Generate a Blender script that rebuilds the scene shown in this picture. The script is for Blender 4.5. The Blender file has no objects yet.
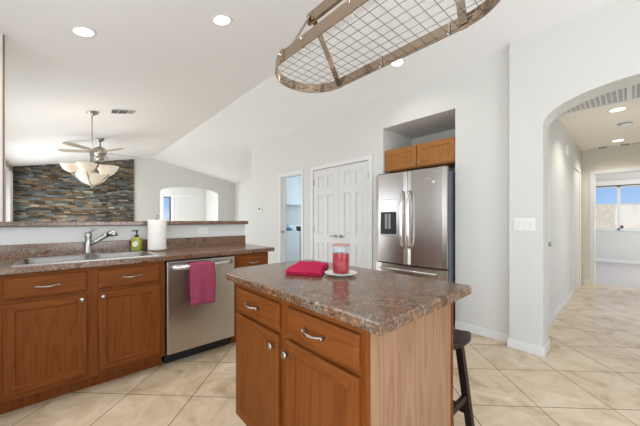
import bpy, bmesh, math, random
from mathutils import Vector, Matrix

random.seed(7)
C = bpy.context.scene.collection
SC = bpy.context.scene
PI = math.pi

# ------------------------------------------------------------------ camera
F_PX = 282.0
YAW = math.radians(47.8)
CAM_H = 1.21
cam_d = bpy.data.cameras.new('camera')
cam = bpy.data.objects.new('camera', cam_d)
C.objects.link(cam)
cam.location = (0, 0, CAM_H)
cam.rotation_euler = (PI / 2, 0, YAW)
cam_d.sensor_width = 36.0
cam_d.lens = 36.0 * F_PX / 640.0
cam_d.shift_y = 6.3 / 640.0
cam_d.clip_start = 0.02
SC.camera = cam

# ------------------------------------------------------------------ exposure
SC.view_settings.view_transform = 'Standard'
SC.view_settings.look = 'None'
SC.view_settings.gamma = 1.0
SC.view_settings.exposure = 0.1
SC.view_settings.use_curve_mapping = False

# ------------------------------------------------------------------ world (clear sky over pale ground)
world = bpy.data.worlds.new('sky')
SC.world = world
world.use_nodes = True
wn = world.node_tree
for n in list(wn.nodes):
    wn.nodes.remove(n)
w_out = wn.nodes.new('ShaderNodeOutputWorld')
w_bg = wn.nodes.new('ShaderNodeBackground')
w_tc = wn.nodes.new('ShaderNodeTexCoord')
w_sep = wn.nodes.new('ShaderNodeSeparateXYZ')
w_ramp = wn.nodes.new('ShaderNodeValToRGB')
w_map = wn.nodes.new('ShaderNodeMapRange')
w_map.inputs['From Min'].default_value = -0.2
w_map.inputs['From Max'].default_value = 0.8
cr = w_ramp.color_ramp
cr.elements[0].position = 0.0
cr.elements[0].color = (0.55, 0.48, 0.40, 1)
cr.elements[1].position = 1.0
cr.elements[1].color = (0.16, 0.34, 0.78, 1)
for p, c in ((0.19, (0.60, 0.55, 0.48, 1)), (0.205, (0.70, 0.80, 0.95, 1)), (0.24, (0.42, 0.62, 0.92, 1)), (0.32, (0.26, 0.48, 0.88, 1))):
    e = cr.elements.new(p)
    e.color = c
wn.links.new(w_tc.outputs['Generated'], w_sep.inputs[0])
wn.links.new(w_sep.outputs['Z'], w_map.inputs['Value'])
wn.links.new(w_map.outputs[0], w_ramp.inputs[0])
wn.links.new(w_ramp.outputs[0], w_bg.inputs[0])
w_bg.inputs[1].default_value = 1.0
wn.links.new(w_bg.outputs[0], w_out.inputs[0])

# ------------------------------------------------------------------ daylight through the window openings
def area(name, loc, direction, sx, sy, power, col=(1, 1, 1), spread=None):
    d = bpy.data.lights.new(name, 'AREA')
    d.shape = 'RECTANGLE'
    d.size, d.size_y = sx, sy
    d.energy = power
    d.color = col
    if spread:
        d.spread = math.radians(spread)
    o = bpy.data.objects.new(name, d)
    C.objects.link(o)
    o.location = loc
    o.rotation_euler = Vector(direction).to_track_quat('-Z', 'Y').to_euler()
    return o

DAY = (0.90, 0.95, 1.0)
area('daylight_kitchen', (0.35, -1.06, 1.15), (-0.1, 1, 0.40), 2.0, 1.9, 50, DAY)
area('daylight_sink_side', (-1.9, -1.06, 1.6), (0, 1, 0), 1.4, 1.0, 13, DAY)
area('daylight_dining', (-5.4, -1.06, 1.15), (0, 1, -0.08), 2.0, 1.5, 33, DAY)
area('daylight_family', (-8.2, -1.06, 1.0), (0, 1, -0.05), 2.2, 1.8, 80, DAY)
area('daylight_east', (2.36, 0.9, 1.3), (-1, 0, 0.38), 2.2, 1.8, 56, DAY)
area('daylight_laundry', (-4.6, 5.56, 1.5), (0, -1, 0), 1.0, 1.0, 24, (0.70, 0.87, 1.0))
area('added_foyer_light', (-11.05, 1.78, 1.4), (0, 1, 0), 1.5, 1.8, 46, (0.9, 0.95, 1.0))  # added lamp at an unseen opening, put in to brighten the foyer
area('daylight_bedroom', (2.56, 9.4, 1.5), (-1, 0, 0), 2.0, 1.4, 85, (1.0, 0.97, 0.93))
area('daylight_hall', (0.80, 5.2, 1.1), (-1, 0, 0), 0.8, 1.9, 9, (0.92, 0.97, 1.0))
sun_d = bpy.data.lights.new('sun', 'SUN')
sun_d.energy = 4.0
sun_d.angle = math.radians(0.6)
sun_d.color = (1.0, 0.96, 0.90)
sun = bpy.data.objects.new('sun', sun_d)
C.objects.link(sun)
sun.rotation_euler = Vector((-0.05, 0.62, -0.78)).to_track_quat('-Z', 'Y').to_euler()

# ================================================================== materials
def new_mat(name):
    m = bpy.data.materials.new(name)
    m.use_nodes = True
    nt = m.node_tree
    b = nt.nodes['Principled BSDF']
    return m, nt, b

def simple(name, col, rough=0.5, metal=0.0, noise=0.0, nscale=20, bump=0.0, spec=None, coat=0.0):
    m, nt, b = new_mat(name)
    b.inputs['Roughness'].default_value = rough
    b.inputs['Metallic'].default_value = metal
    b.inputs['Base Color'].default_value = (*col, 1)
    if spec is not None:
        b.inputs['Specular IOR Level'].default_value = spec
    if coat:
        b.inputs['Coat Weight'].default_value = coat
        b.inputs['Coat Roughness'].default_value = 0.1
    if noise or bump:
        tc = nt.nodes.new('ShaderNodeTexCoord')
        nz = nt.nodes.new('ShaderNodeTexNoise')
        nz.inputs['Scale'].default_value = nscale
        nz.inputs['Detail'].default_value = 4
        nt.links.new(tc.outputs['Object'], nz.inputs['Vector'])
        if noise:
            rp = nt.nodes.new('ShaderNodeValToRGB')
            rp.color_ramp.elements[0].position = 0.3
            rp.color_ramp.elements[1].position = 0.7
            rp.color_ramp.elements[0].color = (*[c * (1 - noise) for c in col], 1)
            rp.color_ramp.elements[1].color = (*[min(1, c * (1 + noise)) for c in col], 1)
            nt.links.new(nz.outputs[0], rp.inputs[0])
            nt.links.new(rp.outputs[0], b.inputs['Base Color'])
        if bump:
            bp = nt.nodes.new('ShaderNodeBump')
            bp.inputs['Strength'].default_value = bump
            bp.inputs['Distance'].default_value = 0.004
            nt.links.new(nz.outputs[0], bp.inputs['Height'])
            nt.links.new(bp.outputs[0], b.inputs['Normal'])
    return m

def emit(name, col, s):
    m, nt, b = new_mat(name)
    b.inputs['Base Color'].default_value = (*col, 1)
    b.inputs['Emission Color'].default_value = (*col, 1)
    b.inputs['Emission Strength'].default_value = s
    return m

def wood(name, dark, light, axis='z', rough=0.42, scale=1.0):
    """oak with cathedral grain running along a local axis"""
    m, nt, b = new_mat(name)
    N, L = nt.nodes, nt.links
    tc = N.new('ShaderNodeTexCoord')
    mp = N.new('ShaderNodeMapping')
    across, along = 9.0 * scale, 0.75 * scale
    mp.inputs['Scale'].default_value = {'z': (across, across, along), 'x': (along, across, across), 'y': (across, along, across)}[axis]
    L.new(tc.outputs['Object'], mp.inputs['Vector'])
    n1 = N.new('ShaderNodeTexNoise')
    n1.inputs['Scale'].default_value = 1.0
    n1.inputs['Detail'].default_value = 2.0
    L.new(mp.outputs[0], n1.inputs['Vector'])
    mul = N.new('ShaderNodeMath'); mul.operation = 'MULTIPLY'; mul.inputs[1].default_value = 9.0
    L.new(n1.outputs[0], mul.inputs[0])
    fr = N.new('ShaderNodeMath'); fr.operation = 'FRACT'
    L.new(mul.outputs[0], fr.inputs[0])
    r1 = N.new('ShaderNodeValToRGB')
    r1.color_ramp.elements[0].position = 0.0
    r1.color_ramp.elements[0].color = (0.2, 0.2, 0.2, 1)
    r1.color_ramp.elements[1].position = 0.45
    r1.color_ramp.elements[1].color = (1, 1, 1, 1)
    e = r1.color_ramp.elements.new(0.97); e.color = (0.55, 0.55, 0.55, 1)
    L.new(fr.outputs[0], r1.inputs[0])
    mp2 = N.new('ShaderNodeMapping')
    fa, fl = 260.0, 6.0
    mp2.inputs['Scale'].default_value = {'z': (fa, fa, fl), 'x': (fl, fa, fa), 'y': (fa, fl, fa)}[axis]
    L.new(tc.outputs['Object'], mp2.inputs['Vector'])
    n2 = N.new('ShaderNodeTexNoise')
    n2.inputs['Scale'].default_value = 1.0
    n2.inputs['Detail'].default_value = 3.0
    L.new(mp2.outputs[0], n2.inputs['Vector'])
    mx = N.new('ShaderNodeMix'); mx.data_type = 'FLOAT'
    mx.inputs['Factor'].default_value = 0.45
    L.new(r1.outputs[0], mx.inputs['A'])
    L.new(n2.outputs[0], mx.inputs['B'])
    r2 = N.new('ShaderNodeValToRGB')
    r2.color_ramp.elements[0].position = 0.25
    r2.color_ramp.elements[0].color = (*dark, 1)
    r2.color_ramp.elements[1].position = 0.75
    r2.color_ramp.elements[1].color = (*light, 1)
    L.new(mx.outputs['Result'], r2.inputs[0])
    L.new(r2.outputs[0], b.inputs['Base Color'])
    b.inputs['Roughness'].default_value = rough
    b.inputs['Specular IOR Level'].default_value = 0.10
    return m

def laminate(name):
    m, nt, b = new_mat(name)
    N, L = nt.nodes, nt.links
    tc = N.new('ShaderNodeTexCoord')
    n0 = N.new('ShaderNodeTexNoise')
    n0.inputs['Scale'].default_value = 11.0
    n0.inputs['Detail'].default_value = 9.0
    n0.inputs['Roughness'].default_value = 0.68
    n0.inputs['Distortion'].default_value = 0.25
    L.new(tc.outputs['Object'], n0.inputs['Vector'])
    r0 = N.new('ShaderNodeValToRGB')
    els = r0.color_ramp.elements
    els[0].position = 0.38; els[0].color = (0.085, 0.040, 0.024, 1)
    els[1].position = 0.63; els[1].color = (0.23, 0.185, 0.150, 1)
    for p, c in ((0.45, (0.25, 0.138, 0.074, 1)), (0.55, (0.150, 0.095, 0.068, 1))):
        e = els.new(p); e.color = c
    L.new(n0.outputs[0], r0.inputs[0])
    n2 = N.new('ShaderNodeTexNoise')
    n2.inputs['Scale'].default_value = 85.0
    n2.inputs['Detail'].default_value = 8.0
    n2.inputs['Roughness'].default_value = 0.78
    L.new(tc.outputs['Object'], n2.inputs['Vector'])
    r2 = N.new('ShaderNodeValToRGB')
    els = r2.color_ramp.elements
    els[0].position = 0.36; els[0].color = (0.08, 0.07, 0.068, 1)
    els[1].position = 0.66; els[1].color = (3.1, 2.9, 2.6, 1)
    for p, c in ((0.45, (0.62, 0.58, 0.55, 1)), (0.53, (1.0, 0.95, 0.9, 1)), (0.59, (1.3, 1.22, 1.1, 1))):
        e = els.new(p); e.color = c
    L.new(n2.outputs[0], r2.inputs[0])
    mx = N.new('ShaderNodeMix'); mx.data_type = 'RGBA'; mx.blend_type = 'MULTIPLY'
    mx.inputs['Factor'].default_value = 1.0
    L.new(r0.outputs[0], mx.inputs['A'])
    L.new(r2.outputs[0], mx.inputs['B'])
    L.new(mx.outputs['Result'], b.inputs['Base Color'])
    b.inputs['Roughness'].default_value = 0.2
    b.inputs['Specular IOR Level'].default_value = 0.75
    return m

def tile_floor(name):
    m, nt, b = new_mat(name)
    N, L = nt.nodes, nt.links
    T = 0.4575
    tc = N.new('ShaderNodeTexCoord')
    mp = N.new('ShaderNodeMapping')
    mp.inputs['Rotation'].default_value = (0, 0, -PI / 4)
    mp.inputs['Location'].default_value = (-1.32 + 20 * T, -1.885 + 20 * T, 0)
    L.new(tc.outputs['Object'], mp.inputs['Vector'])
    bk = N.new('ShaderNodeTexBrick')
    bk.offset = 0.0
    bk.squash = 1.0
    bk.inputs['Scale'].default_value = 1.0
    bk.inputs['Brick Width'].default_value = T
    bk.inputs['Row Height'].default_value = T
    bk.inputs['Mortar Size'].default_value = 0.0032
    bk.inputs['Mortar Smooth'].default_value = 0.3
    bk.inputs['Color1'].default_value = (0, 0, 0, 1)
    bk.inputs['Color2'].default_value = (1, 1, 1, 1)
    bk.inputs['Mortar'].default_value = (0.5, 0.5, 0.5, 1)
    L.new(mp.outputs[0], bk.inputs['Vector'])
    n1 = N.new('ShaderNodeTexNoise')
    n1.inputs['Scale'].default_value = 4.0
    n1.inputs['Detail'].default_value = 7.0
    n1.inputs['Roughness'].default_value = 0.62
    n1.inputs['Distortion'].default_value = 0.9
    L.new(tc.outputs['Object'], n1.inputs['Vector'])
    add = N.new('ShaderNodeMath'); add.operation = 'MULTIPLY_ADD'
    L.new(bk.outputs['Color'], add.inputs[0])
    add.inputs[1].default_value = 0.08
    L.new(n1.outputs[0], add.inputs[2])
    rp = N.new('ShaderNodeValToRGB')
    els = rp.color_ramp.elements
    els[0].position = 0.33; els[0].color = (0.47, 0.335, 0.205, 1)
    els[1].position = 0.72; els[1].color = (0.76, 0.63, 0.47, 1)
    e = els.new(0.52); e.color = (0.64, 0.505, 0.35, 1)
    L.new(add.outputs[0], rp.inputs[0])
    mx = N.new('ShaderNodeMix'); mx.data_type = 'RGBA'
    L.new(bk.outputs['Fac'], mx.inputs['Factor'])
    L.new(rp.outputs[0], mx.inputs['A'])
    mx.inputs['B'].default_value = (0.16, 0.105, 0.07, 1)
    L.new(mx.outputs['Result'], b.inputs['Base Color'])
    b.inputs['Roughness'].default_value = 0.27
    bp = N.new('ShaderNodeBump')
    bp.inputs['Strength'].default_value = 0.35
    bp.inputs['Distance'].default_value = 0.003
    bp.invert = True
    L.new(bk.outputs['Fac'], bp.inputs['Height'])
    L.new(bp.outputs[0], b.inputs['Normal'])
    return m

def steel(name, col=(0.60, 0.585, 0.57), rough=0.27, axis='z'):
    m, nt, b = new_mat(name)
    N, L = nt.nodes, nt.links
    b.inputs['Metallic'].default_value = 1.0
    tc = N.new('ShaderNodeTexCoord')
    mp = N.new('ShaderNodeMapping')
    mp.inputs['Scale'].default_value = {'z': (300, 300, 2), 'x': (2, 300, 300)}[axis]
    L.new(tc.outputs['Object'], mp.inputs['Vector'])
    nz = N.new('ShaderNodeTexNoise')
    nz.inputs['Scale'].default_value = 1.0
    L.new(mp.outputs[0], nz.inputs['Vector'])
    mr = N.new('ShaderNodeMapRange')
    mr.inputs['To Min'].default_value = rough * 0.93
    mr.inputs['To Max'].default_value = rough * 1.07
    L.new(nz.outputs[0], mr.inputs['Value'])
    L.new(mr.outputs[0], b.inputs['Roughness'])
    rp = N.new('ShaderNodeValToRGB')
    rp.color_ramp.elements[0].color = (*[c * 0.975 for c in col], 1)
    rp.color_ramp.elements[1].color = (*[c * 1.02 for c in col], 1)
    L.new(nz.outputs[0], rp.inputs[0])
    L.new(rp.outputs[0], b.inputs['Base Color'])
    return m

def attr_mat(name, attr, rough=0.8):
    m, nt, b = new_mat(name)
    N, L = nt.nodes, nt.links
    at = N.new('ShaderNodeAttribute'); at.attribute_name = attr
    tc = N.new('ShaderNodeTexCoord')
    nz = N.new('ShaderNodeTexNoise'); nz.inputs['Scale'].default_value = 22.0; nz.inputs['Detail'].default_value = 5
    L.new(tc.outputs['Object'], nz.inputs['Vector'])
    mr = N.new('ShaderNodeMapRange')
    mr.inputs['To Min'].default_value = 0.65; mr.inputs['To Max'].default_value = 1.35
    L.new(nz.outputs[0], mr.inputs['Value'])
    vm = N.new('ShaderNodeVectorMath'); vm.operation = 'SCALE'
    L.new(at.outputs['Color'], vm.inputs[0]); L.new(mr.outputs[0], vm.inputs['Scale'])
    L.new(vm.outputs[0], b.inputs['Base Color'])
    b.inputs['Roughness'].default_value = rough
    return m

def pane_mat(name):
    m, nt, b = new_mat(name)
    N, L = nt.nodes, nt.links
    out = N['Material Output']
    tr = N.new('ShaderNodeBsdfTransparent')
    tr.inputs[0].default_value = (0.95, 0.97, 0.98, 1)
    gl = N.new('ShaderNodeBsdfGlossy'); gl.inputs['Roughness'].default_value = 0.02
    lw = N.new('ShaderNodeLayerWeight'); lw.inputs['Blend'].default_value = 0.5
    pw = N.new('ShaderNodeMath'); pw.operation = 'POWER'; pw.inputs[1].default_value = 3.0
    L.new(lw.outputs['Facing'], pw.inputs[0])
    ml = N.new('ShaderNodeMath'); ml.operation = 'MULTIPLY_ADD'; ml.inputs[1].default_value = 0.25; ml.inputs[2].default_value = 0.03
    L.new(pw.outputs[0], ml.inputs[0])
    mx = N.new('ShaderNodeMixShader')
    L.new(ml.outputs[0], mx.inputs[0])
    L.new(tr.outputs[0], mx.inputs[1]); L.new(gl.outputs[0], mx.inputs[2])
    L.new(mx.outputs[0], out.inputs['Surface'])
    return m

def cloth_mat(name, col, scale=260):
    m, nt, b = new_mat(name)
    N, L = nt.nodes, nt.links
    tc = N.new('ShaderNodeTexCoord')
    nz = N.new('ShaderNodeTexNoise'); nz.inputs['Scale'].default_value = scale; nz.inputs['Detail'].default_value = 3
    L.new(tc.outputs['Object'], nz.inputs['Vector'])
    rp = N.new('ShaderNodeValToRGB')
    rp.color_ramp.elements[0].position = 0.3; rp.color_ramp.elements[1].position = 0.7
    rp.color_ramp.elements[0].color = (*[c * 0.7 for c in col], 1)
    rp.color_ramp.elements[1].color = (*[min(1, c * 1.2) for c in col], 1)
    L.new(nz.outputs[0], rp.inputs[0]); L.new(rp.outputs[0], b.inputs['Base Color'])
    bp = N.new('ShaderNodeBump'); bp.inputs['Strength'].default_value = 0.4; bp.inputs['Distance'].default_value = 0.002
    L.new(nz.outputs[0], bp.inputs['Height']); L.new(bp.outputs[0], b.inputs['Normal'])
    b.inputs['Roughness'].default_value = 0.95
    b.inputs['Specular IOR Level'].default_value = 0.1
    return m

M = {}
M['wall'] = simple('wall_paint', (0.675, 0.675, 0.645), 0.75, bump=0.06, nscale=90)
M['wall_hall'] = simple('hall_wall_paint', (0.72, 0.68, 0.59), 0.55, bump=0.06, nscale=90)
M['ceil'] = simple('ceiling_paint', (0.88, 0.885, 0.89), 0.85, bump=0.08, nscale=70)
M['ceil_hall'] = simple('cream_ceiling_paint', (0.88, 0.83, 0.72), 0.7, bump=0.06, nscale=90)
M['trim'] = simple('white_trim_paint', (0.76, 0.765, 0.75), 0.4)
M['door'] = simple('white_door_paint', (0.70, 0.70, 0.685), 0.42)
M['oak'] = wood('oak_upright_grain', (0.138, 0.037, 0.0065), (0.195, 0.060, 0.0125), 'z')
M['oak_h'] = wood('oak_level_grain', (0.138, 0.037, 0.0065), (0.195, 0.060, 0.0125), 'x')
M['veneer'] = wood('pale_oak_veneer', (0.25, 0.130, 0.072), (0.35, 0.205, 0.122), 'z', 0.45, 0.8)
M['maple'] = wood('honey_oak_upright_grain', (0.29, 0.115, 0.032), (0.38, 0.165, 0.052), 'z')
M['maple_h'] = wood('honey_oak_level_grain', (0.29, 0.115, 0.032), (0.38, 0.165, 0.052), 'x')
M['dark_wood'] = simple('espresso_stained_wood', (0.020, 0.010, 0.008), 0.45, noise=0.3, nscale=30, spec=0.25)
M['shelf_wood'] = simple('plain_wood_edge', (0.22, 0.10, 0.05), 0.5, noise=0.2, nscale=30)
M['lam'] = laminate('mottled_brown_laminate')
M['tile'] = tile_floor('beige_ceramic_tile')
M['steel'] = steel('brushed_stainless', (0.50, 0.465, 0.43), 0.26)
M['steel_h'] = steel('brushed_stainless_level', axis='x')
M['handle_steel'] = steel('polished_handle_steel', (0.72, 0.70, 0.68), 0.2)
M['sink'] = steel('satin_sink_steel', (0.46, 0.44, 0.42), 0.24, 'x')
M['bowl'] = steel('shaded_bowl_steel', (0.30, 0.275, 0.25), 0.30, 'x')  # rim steel darkened in colour to stand for shade inside the bowls
M['nickel'] = simple('brushed_nickel', (0.40, 0.365, 0.32), 0.30, 1.0)
M['rack'] = simple('bronzed_nickel', (0.40, 0.31, 0.23), 0.17, 1.0)
M['faucet'] = simple('satin_faucet_nickel', (0.42, 0.40, 0.375), 0.27, 1.0)
M['wire'] = simple('grey_wire', (0.30, 0.29, 0.28), 0.35, 1.0)
M['chrome'] = simple('chrome', (0.8, 0.8, 0.8), 0.08, 1.0)
M['black'] = simple('black_plastic', (0.012, 0.012, 0.013), 0.4)
M['dgrey'] = simple('dark_grey_casing', (0.085, 0.09, 0.10), 0.45, 0.3)
M['fridge_side'] = simple('blue_grey_casing', (0.20, 0.22, 0.26), 0.4, 0.4)
M['grille_dark'] = simple('shaded_grille_backing', (0.10, 0.095, 0.085), 0.8)
M['grey'] = simple('mid_grey_plastic', (0.30, 0.30, 0.31), 0.5)
M['white'] = simple('white_plastic', (0.80, 0.80, 0.79), 0.35)
M['white_app'] = simple('white_enamel', (0.80, 0.83, 0.86), 0.28)
M['towel'] = cloth_mat('magenta_terry', (0.52, 0.024, 0.085))
M['towel_dw'] = cloth_mat('dusty_magenta_terry', (0.37, 0.070, 0.135))
M['paper'] = simple('paper_roll', (0.83, 0.80, 0.75), 0.95, bump=0.35, nscale=160)
M['card'] = simple('brown_card', (0.25, 0.16, 0.10), 0.9)
M['soap'] = simple('green_soap', (0.36, 0.36, 0.04), 0.25, coat=0.4)
M['label'] = simple('pale_label', (0.80, 0.80, 0.62), 0.5)
M['label_lines'] = simple('green_print', (0.20, 0.30, 0.05), 0.5)
M['porcelain'] = simple('white_porcelain', (0.82, 0.81, 0.78), 0.18, coat=0.3)
M['wax'] = simple('crimson_wax', (0.44, 0.008, 0.022), 0.25)
M['lid'] = simple('tan_lid', (0.42, 0.24, 0.17), 0.45)
M['glass'] = pane_mat('clear_pane')
M['shade'] = emit('frosted_lit_glass', (0.80, 0.72, 0.60), 0.22)
M['lamp'] = emit('lit_lamp', (1.0, 0.97, 0.92), 4.0)
M['carpet'] = simple('grey_carpet', (0.50, 0.485, 0.475), 0.95, noise=0.12, nscale=120, bump=0.3)
M['stone'] = attr_mat('ledgestone', 'stone_colour', 0.8)
M['block'] = simple('tan_block_wall', (0.66, 0.56, 0.43), 0.9, noise=0.12, nscale=6)
M['ground'] = simple('desert_ground', (0.50, 0.42, 0.33), 0.95, noise=0.1, nscale=3)
M['blade'] = simple('greyed_wood_fan_blade', (0.42, 0.36, 0.29), 0.45)
M['blue'] = simple('blue_plastic', (0.10, 0.22, 0.40), 0.5)
M['sticker'] = simple('white_sticker', (0.85, 0.85, 0.85), 0.5)
M['blind'] = simple('white_vinyl_blind', (0.82, 0.83, 0.84), 0.5)
# ================================================================== mesh helpers
def B():
    return bmesh.new()

def box(bm, x0, x1, y0, y1, z0, z1, bev=0.0, mi=0, seg=2):
    vs = [bm.verts.new(p) for p in ((x0, y0, z0), (x1, y0, z0), (x1, y1, z0), (x0, y1, z0), (x0, y0, z1), (x1, y0, z1), (x1, y1, z1), (x0, y1, z1))]
    fs = [bm.faces.new([vs[i] for i in q]) for q in ((0, 3, 2, 1), (4, 5, 6, 7), (0, 1, 5, 4), (1, 2, 6, 5), (2, 3, 7, 6), (3, 0, 4, 7))]
    for f in fs:
        f.material_index = mi
    if bev > 0:
        es = list({e for f in fs for e in f.edges})
        r = bmesh.ops.bevel(bm, geom=es, offset=bev, segments=seg, affect='EDGES', profile=0.5)
        for f in r['faces']:
            f.material_index = mi
    return bm

def prism(bm, pts, axis, a0, a1, mi=0):
    """closed polygon extruded along an axis; pts are the two other coordinates in xyz order"""
    def P(p, a):
        return {'x': (a, p[0], p[1]), 'y': (p[0], a, p[1]), 'z': (p[0], p[1], a)}[axis]
    v0 = [bm.verts.new(P(p, a0)) for p in pts]
    v1 = [bm.verts.new(P(p, a1)) for p in pts]
    n = len(pts)
    fs = [bm.faces.new(v0), bm.faces.new(v1)]
    for i in range(n):
        fs.append(bm.faces.new((v0[i], v0[(i + 1) % n], v1[(i + 1) % n], v1[i])))
    for f in fs:
        f.material_index = mi
    bmesh.ops.recalc_face_normals(bm, faces=fs)
    return fs

def lathe(bm, prof, cx=0, cy=0, cz=0, seg=24, mi=0, axis='z', smooth=True):
    """profile of (radius, height); closed where radius is 0"""
    def P(r, h, a):
        c, s = r * math.cos(a), r * math.sin(a)
        return {'z': (cx + c, cy + s, cz + h), 'y': (cx + c, cy + h, cz + s), 'x': (cx + h, cy + c, cz + s)}[axis]
    rings = []
    for r, h in prof:
        if r < 1e-6:
            rings.append([bm.verts.new(P(0, h, 0))])
        else:
            rings.append([bm.verts.new(P(r, h, 2 * PI * i / seg)) for i in range(seg)])
    fs = []
    for a, b_ in zip(rings, rings[1:]):
        for i in range(seg):
            j = (i + 1) % seg
            if len(a) == 1 and len(b_) == 1:
                continue
            if len(a) == 1:
                fs.append(bm.faces.new((a[0], b_[i], b_[j])))
            elif len(b_) == 1:
                fs.append(bm.faces.new((a[i], a[j], b_[0])))
            else:
                fs.append(bm.faces.new((a[i], a[j], b_[j], b_[i])))
    for f in fs:
        f.material_index = mi
        f.smooth = smooth
    bmesh.ops.recalc_face_normals(bm, faces=fs)
    return fs

def tube(bm, pts, r, seg=10, mi=0, radii=None, flat=1.0):
    pts = [Vector(p) for p in pts]
    n = len(pts)
    rings = []
    prev = None
    for i, p in enumerate(pts):
        t = (pts[min(i + 1, n - 1)] - pts[max(i - 1, 0)]).normalized()
        if prev is None:
            up = Vector((0, 0, 1)) if abs(t.z) < 0.9 else Vector((0, 1, 0))
            s = t.cross(up).normalized()
        else:
            s = (prev - t * prev.dot(t)).normalized()
        prev = s
        u = s.cross(t).normalized()
        rr = radii[i] if radii else r
        rings.append([bm.verts.new(p + s * rr * math.cos(2 * PI * k / seg) + u * rr * flat * math.sin(2 * PI * k / seg)) for k in range(seg)])
    fs = []
    for a, b_ in zip(rings, rings[1:]):
        for k in range(seg):
            fs.append(bm.faces.new((a[k], a[(k + 1) % seg], b_[(k + 1) % seg], b_[k])))
    for f in fs:
        f.smooth = True
    fs.append(bm.faces.new(rings[0])); fs.append(bm.faces.new(rings[-1]))
    for f in fs:
        f.material_index = mi
    bmesh.ops.recalc_face_normals(bm, faces=fs)

def bar(bm, p0, p1, w, t, up=(0, 0, 1), mi=0):
    """straight rectangular bar from p0 to p1; w across, t along up"""
    p0, p1 = Vector(p0), Vector(p1)
    d = (p1 - p0).normalized()
    s = d.cross(Vector(up)).normalized()
    u = s.cross(d).normalized()
    vs = []
    for p in (p0, p1):
        for a, c in ((-1, -1), (1, -1), (1, 1), (-1, 1)):
            vs.append(bm.verts.new(p + s * a * w / 2 + u * c * t / 2))
    fs = [bm.faces.new([vs[i] for i in q]) for q in ((0, 1, 2, 3), (7, 6, 5, 4), (0, 4, 5, 1), (1, 5, 6, 2), (2, 6, 7, 3), (3, 7, 4, 0))]
    for f in fs:
        f.material_index = mi
    bmesh.ops.recalc_face_normals(bm, faces=fs)

def obj(name, bm, mats, parent=None, label=None):
    if not isinstance(mats, (list, tuple)):
        mats = [mats]
    me = bpy.data.meshes.new(name)
    bm.to_mesh(me)
    bm.free()
    for m_ in mats:
        me.materials.append(m_)
    o = bpy.data.objects.new(name, me)
    C.objects.link(o)
    if parent is not None:
        o.parent = parent
    if label:
        o['label'] = label
    return o

def tag(o, label, cat, group=None):
    o['label'] = label
    o['category'] = cat
    if group:
        o['group'] = group
    return o

def thing(name, label, cat, loc=(0, 0, 0), rz=0.0, group=None):
    o = bpy.data.objects.new(name, None)
    C.objects.link(o)
    o.empty_display_size = 0.1
    o.location = loc
    o.rotation_euler = (0, 0, rz)
    return tag(o, label, cat, group)

def struct(name, bm, m_, parent=None):
    o = obj(name, bm, m_, parent)
    if parent is None:
        o['kind'] = 'structure'
    return o

def struct_empty(name, loc=(0, 0, 0), rz=0.0):
    o = bpy.data.objects.new(name, None)
    C.objects.link(o)
    o.location = loc
    o.rotation_euler = (0, 0, rz)
    o['kind'] = 'structure'
    return o

def dup(root, loc, label, group=None):
    r = root.copy(); C.objects.link(r)
    r.location = loc
    r['label'] = label
    if group:
        r['group'] = group
    for ch in list(root.children):
        c = ch.copy(); C.objects.link(c); c.parent = r
        for g in ch.children:
            d = g.copy(); C.objects.link(d); d.parent = c
    return r

RIDGE_Y, RIDGE_Z = 2.03, 3.11
def zc(y):
    return RIDGE_Z - (0.215 * (RIDGE_Y - y) if y < RIDGE_Y else 0.2045 * (y - RIDGE_Y))

def rect_wall(bm, axis, a0, a1, u0, u1, z0, z1, holes):
    """wall of thickness a0..a1 along axis, spanning u0..u1, with window holes (u0,u1,z0,z1)"""
    def bx(ua, ub, za, zb):
        if ub - ua < 1e-4 or zb - za < 1e-4:
            return
        if axis == 'y':
            box(bm, ua, ub, a0, a1, za, zb)
        else:
            box(bm, a0, a1, ua, ub, za, zb)
    u = u0
    for h0, h1, hz0, hz1 in sorted(holes):
        bx(u, h0, z0, z1)
        bx(h0, h1, z0, hz0)
        bx(h0, h1, hz1, z1)
        u = h1
    bx(u, u1, z0, z1)

# ================================================================== the setting
# floor
bm = B(); box(bm, -12.6, 2.5, -1.2, 7.36, -0.1, 0.0)
struct('floor', bm, M['tile'])
bm = B(); box(bm, -2.6, 2.6, 7.36, 11.5, -0.1, 0.0)
struct('floor_bedroom', bm, M['carpet'])
# vaulted ceiling
bm = B()
T = 0.25
prism(bm, [(-1.2, zc(-1.2)), (RIDGE_Y, RIDGE_Z), (4.86, zc(4.86)), (4.86, zc(4.86) + T), (RIDGE_Y, RIDGE_Z + T), (-1.2, zc(-1.2) + T)], 'x', -10.15, 2.5)
struct('ceiling', bm, M['ceil'])
bm = B(); box(bm, -0.72, 0.85, 3.36, 7.36, 2.5, 2.53)
struct('ceiling_hall', bm, M['ceil_hall'])
bm = B(); box(bm, -2.6, 2.6, 7.3, 11.5, 2.53, 2.6)
struct('ceiling_bedroom', bm, M['ceil'])
bm = B(); box(bm, -5.94, -3.85, 3.34, 5.6, 2.42, 2.45)
struct('ceiling_laundry', bm, M['ceil'])
bm = B(); box(bm, -12.2, -10.1, 1.8, 4.6, 2.5, 2.56)
struct('ceiling_foyer', bm, M['ceil'])

# back wall with laundry door, pantry door and fridge niche
WB = 3.22
bm = B()
prism(bm, [(-5.94, 0), (-4.715, 0), (-4.715, 2.055), (-4.055, 2.055), (-4.055, 0), (-3.725, 0), (-3.725, 2.06), (-2.505, 2.06), (-2.505, 0),
           (-2.27, 0), (-2.27, 2.446), (-1.312, 2.446), (-1.312, 0), (-0.70, 0), (-0.70, 2.90), (-5.94, 2.90)], 'y', WB, WB + 0.12)
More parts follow.
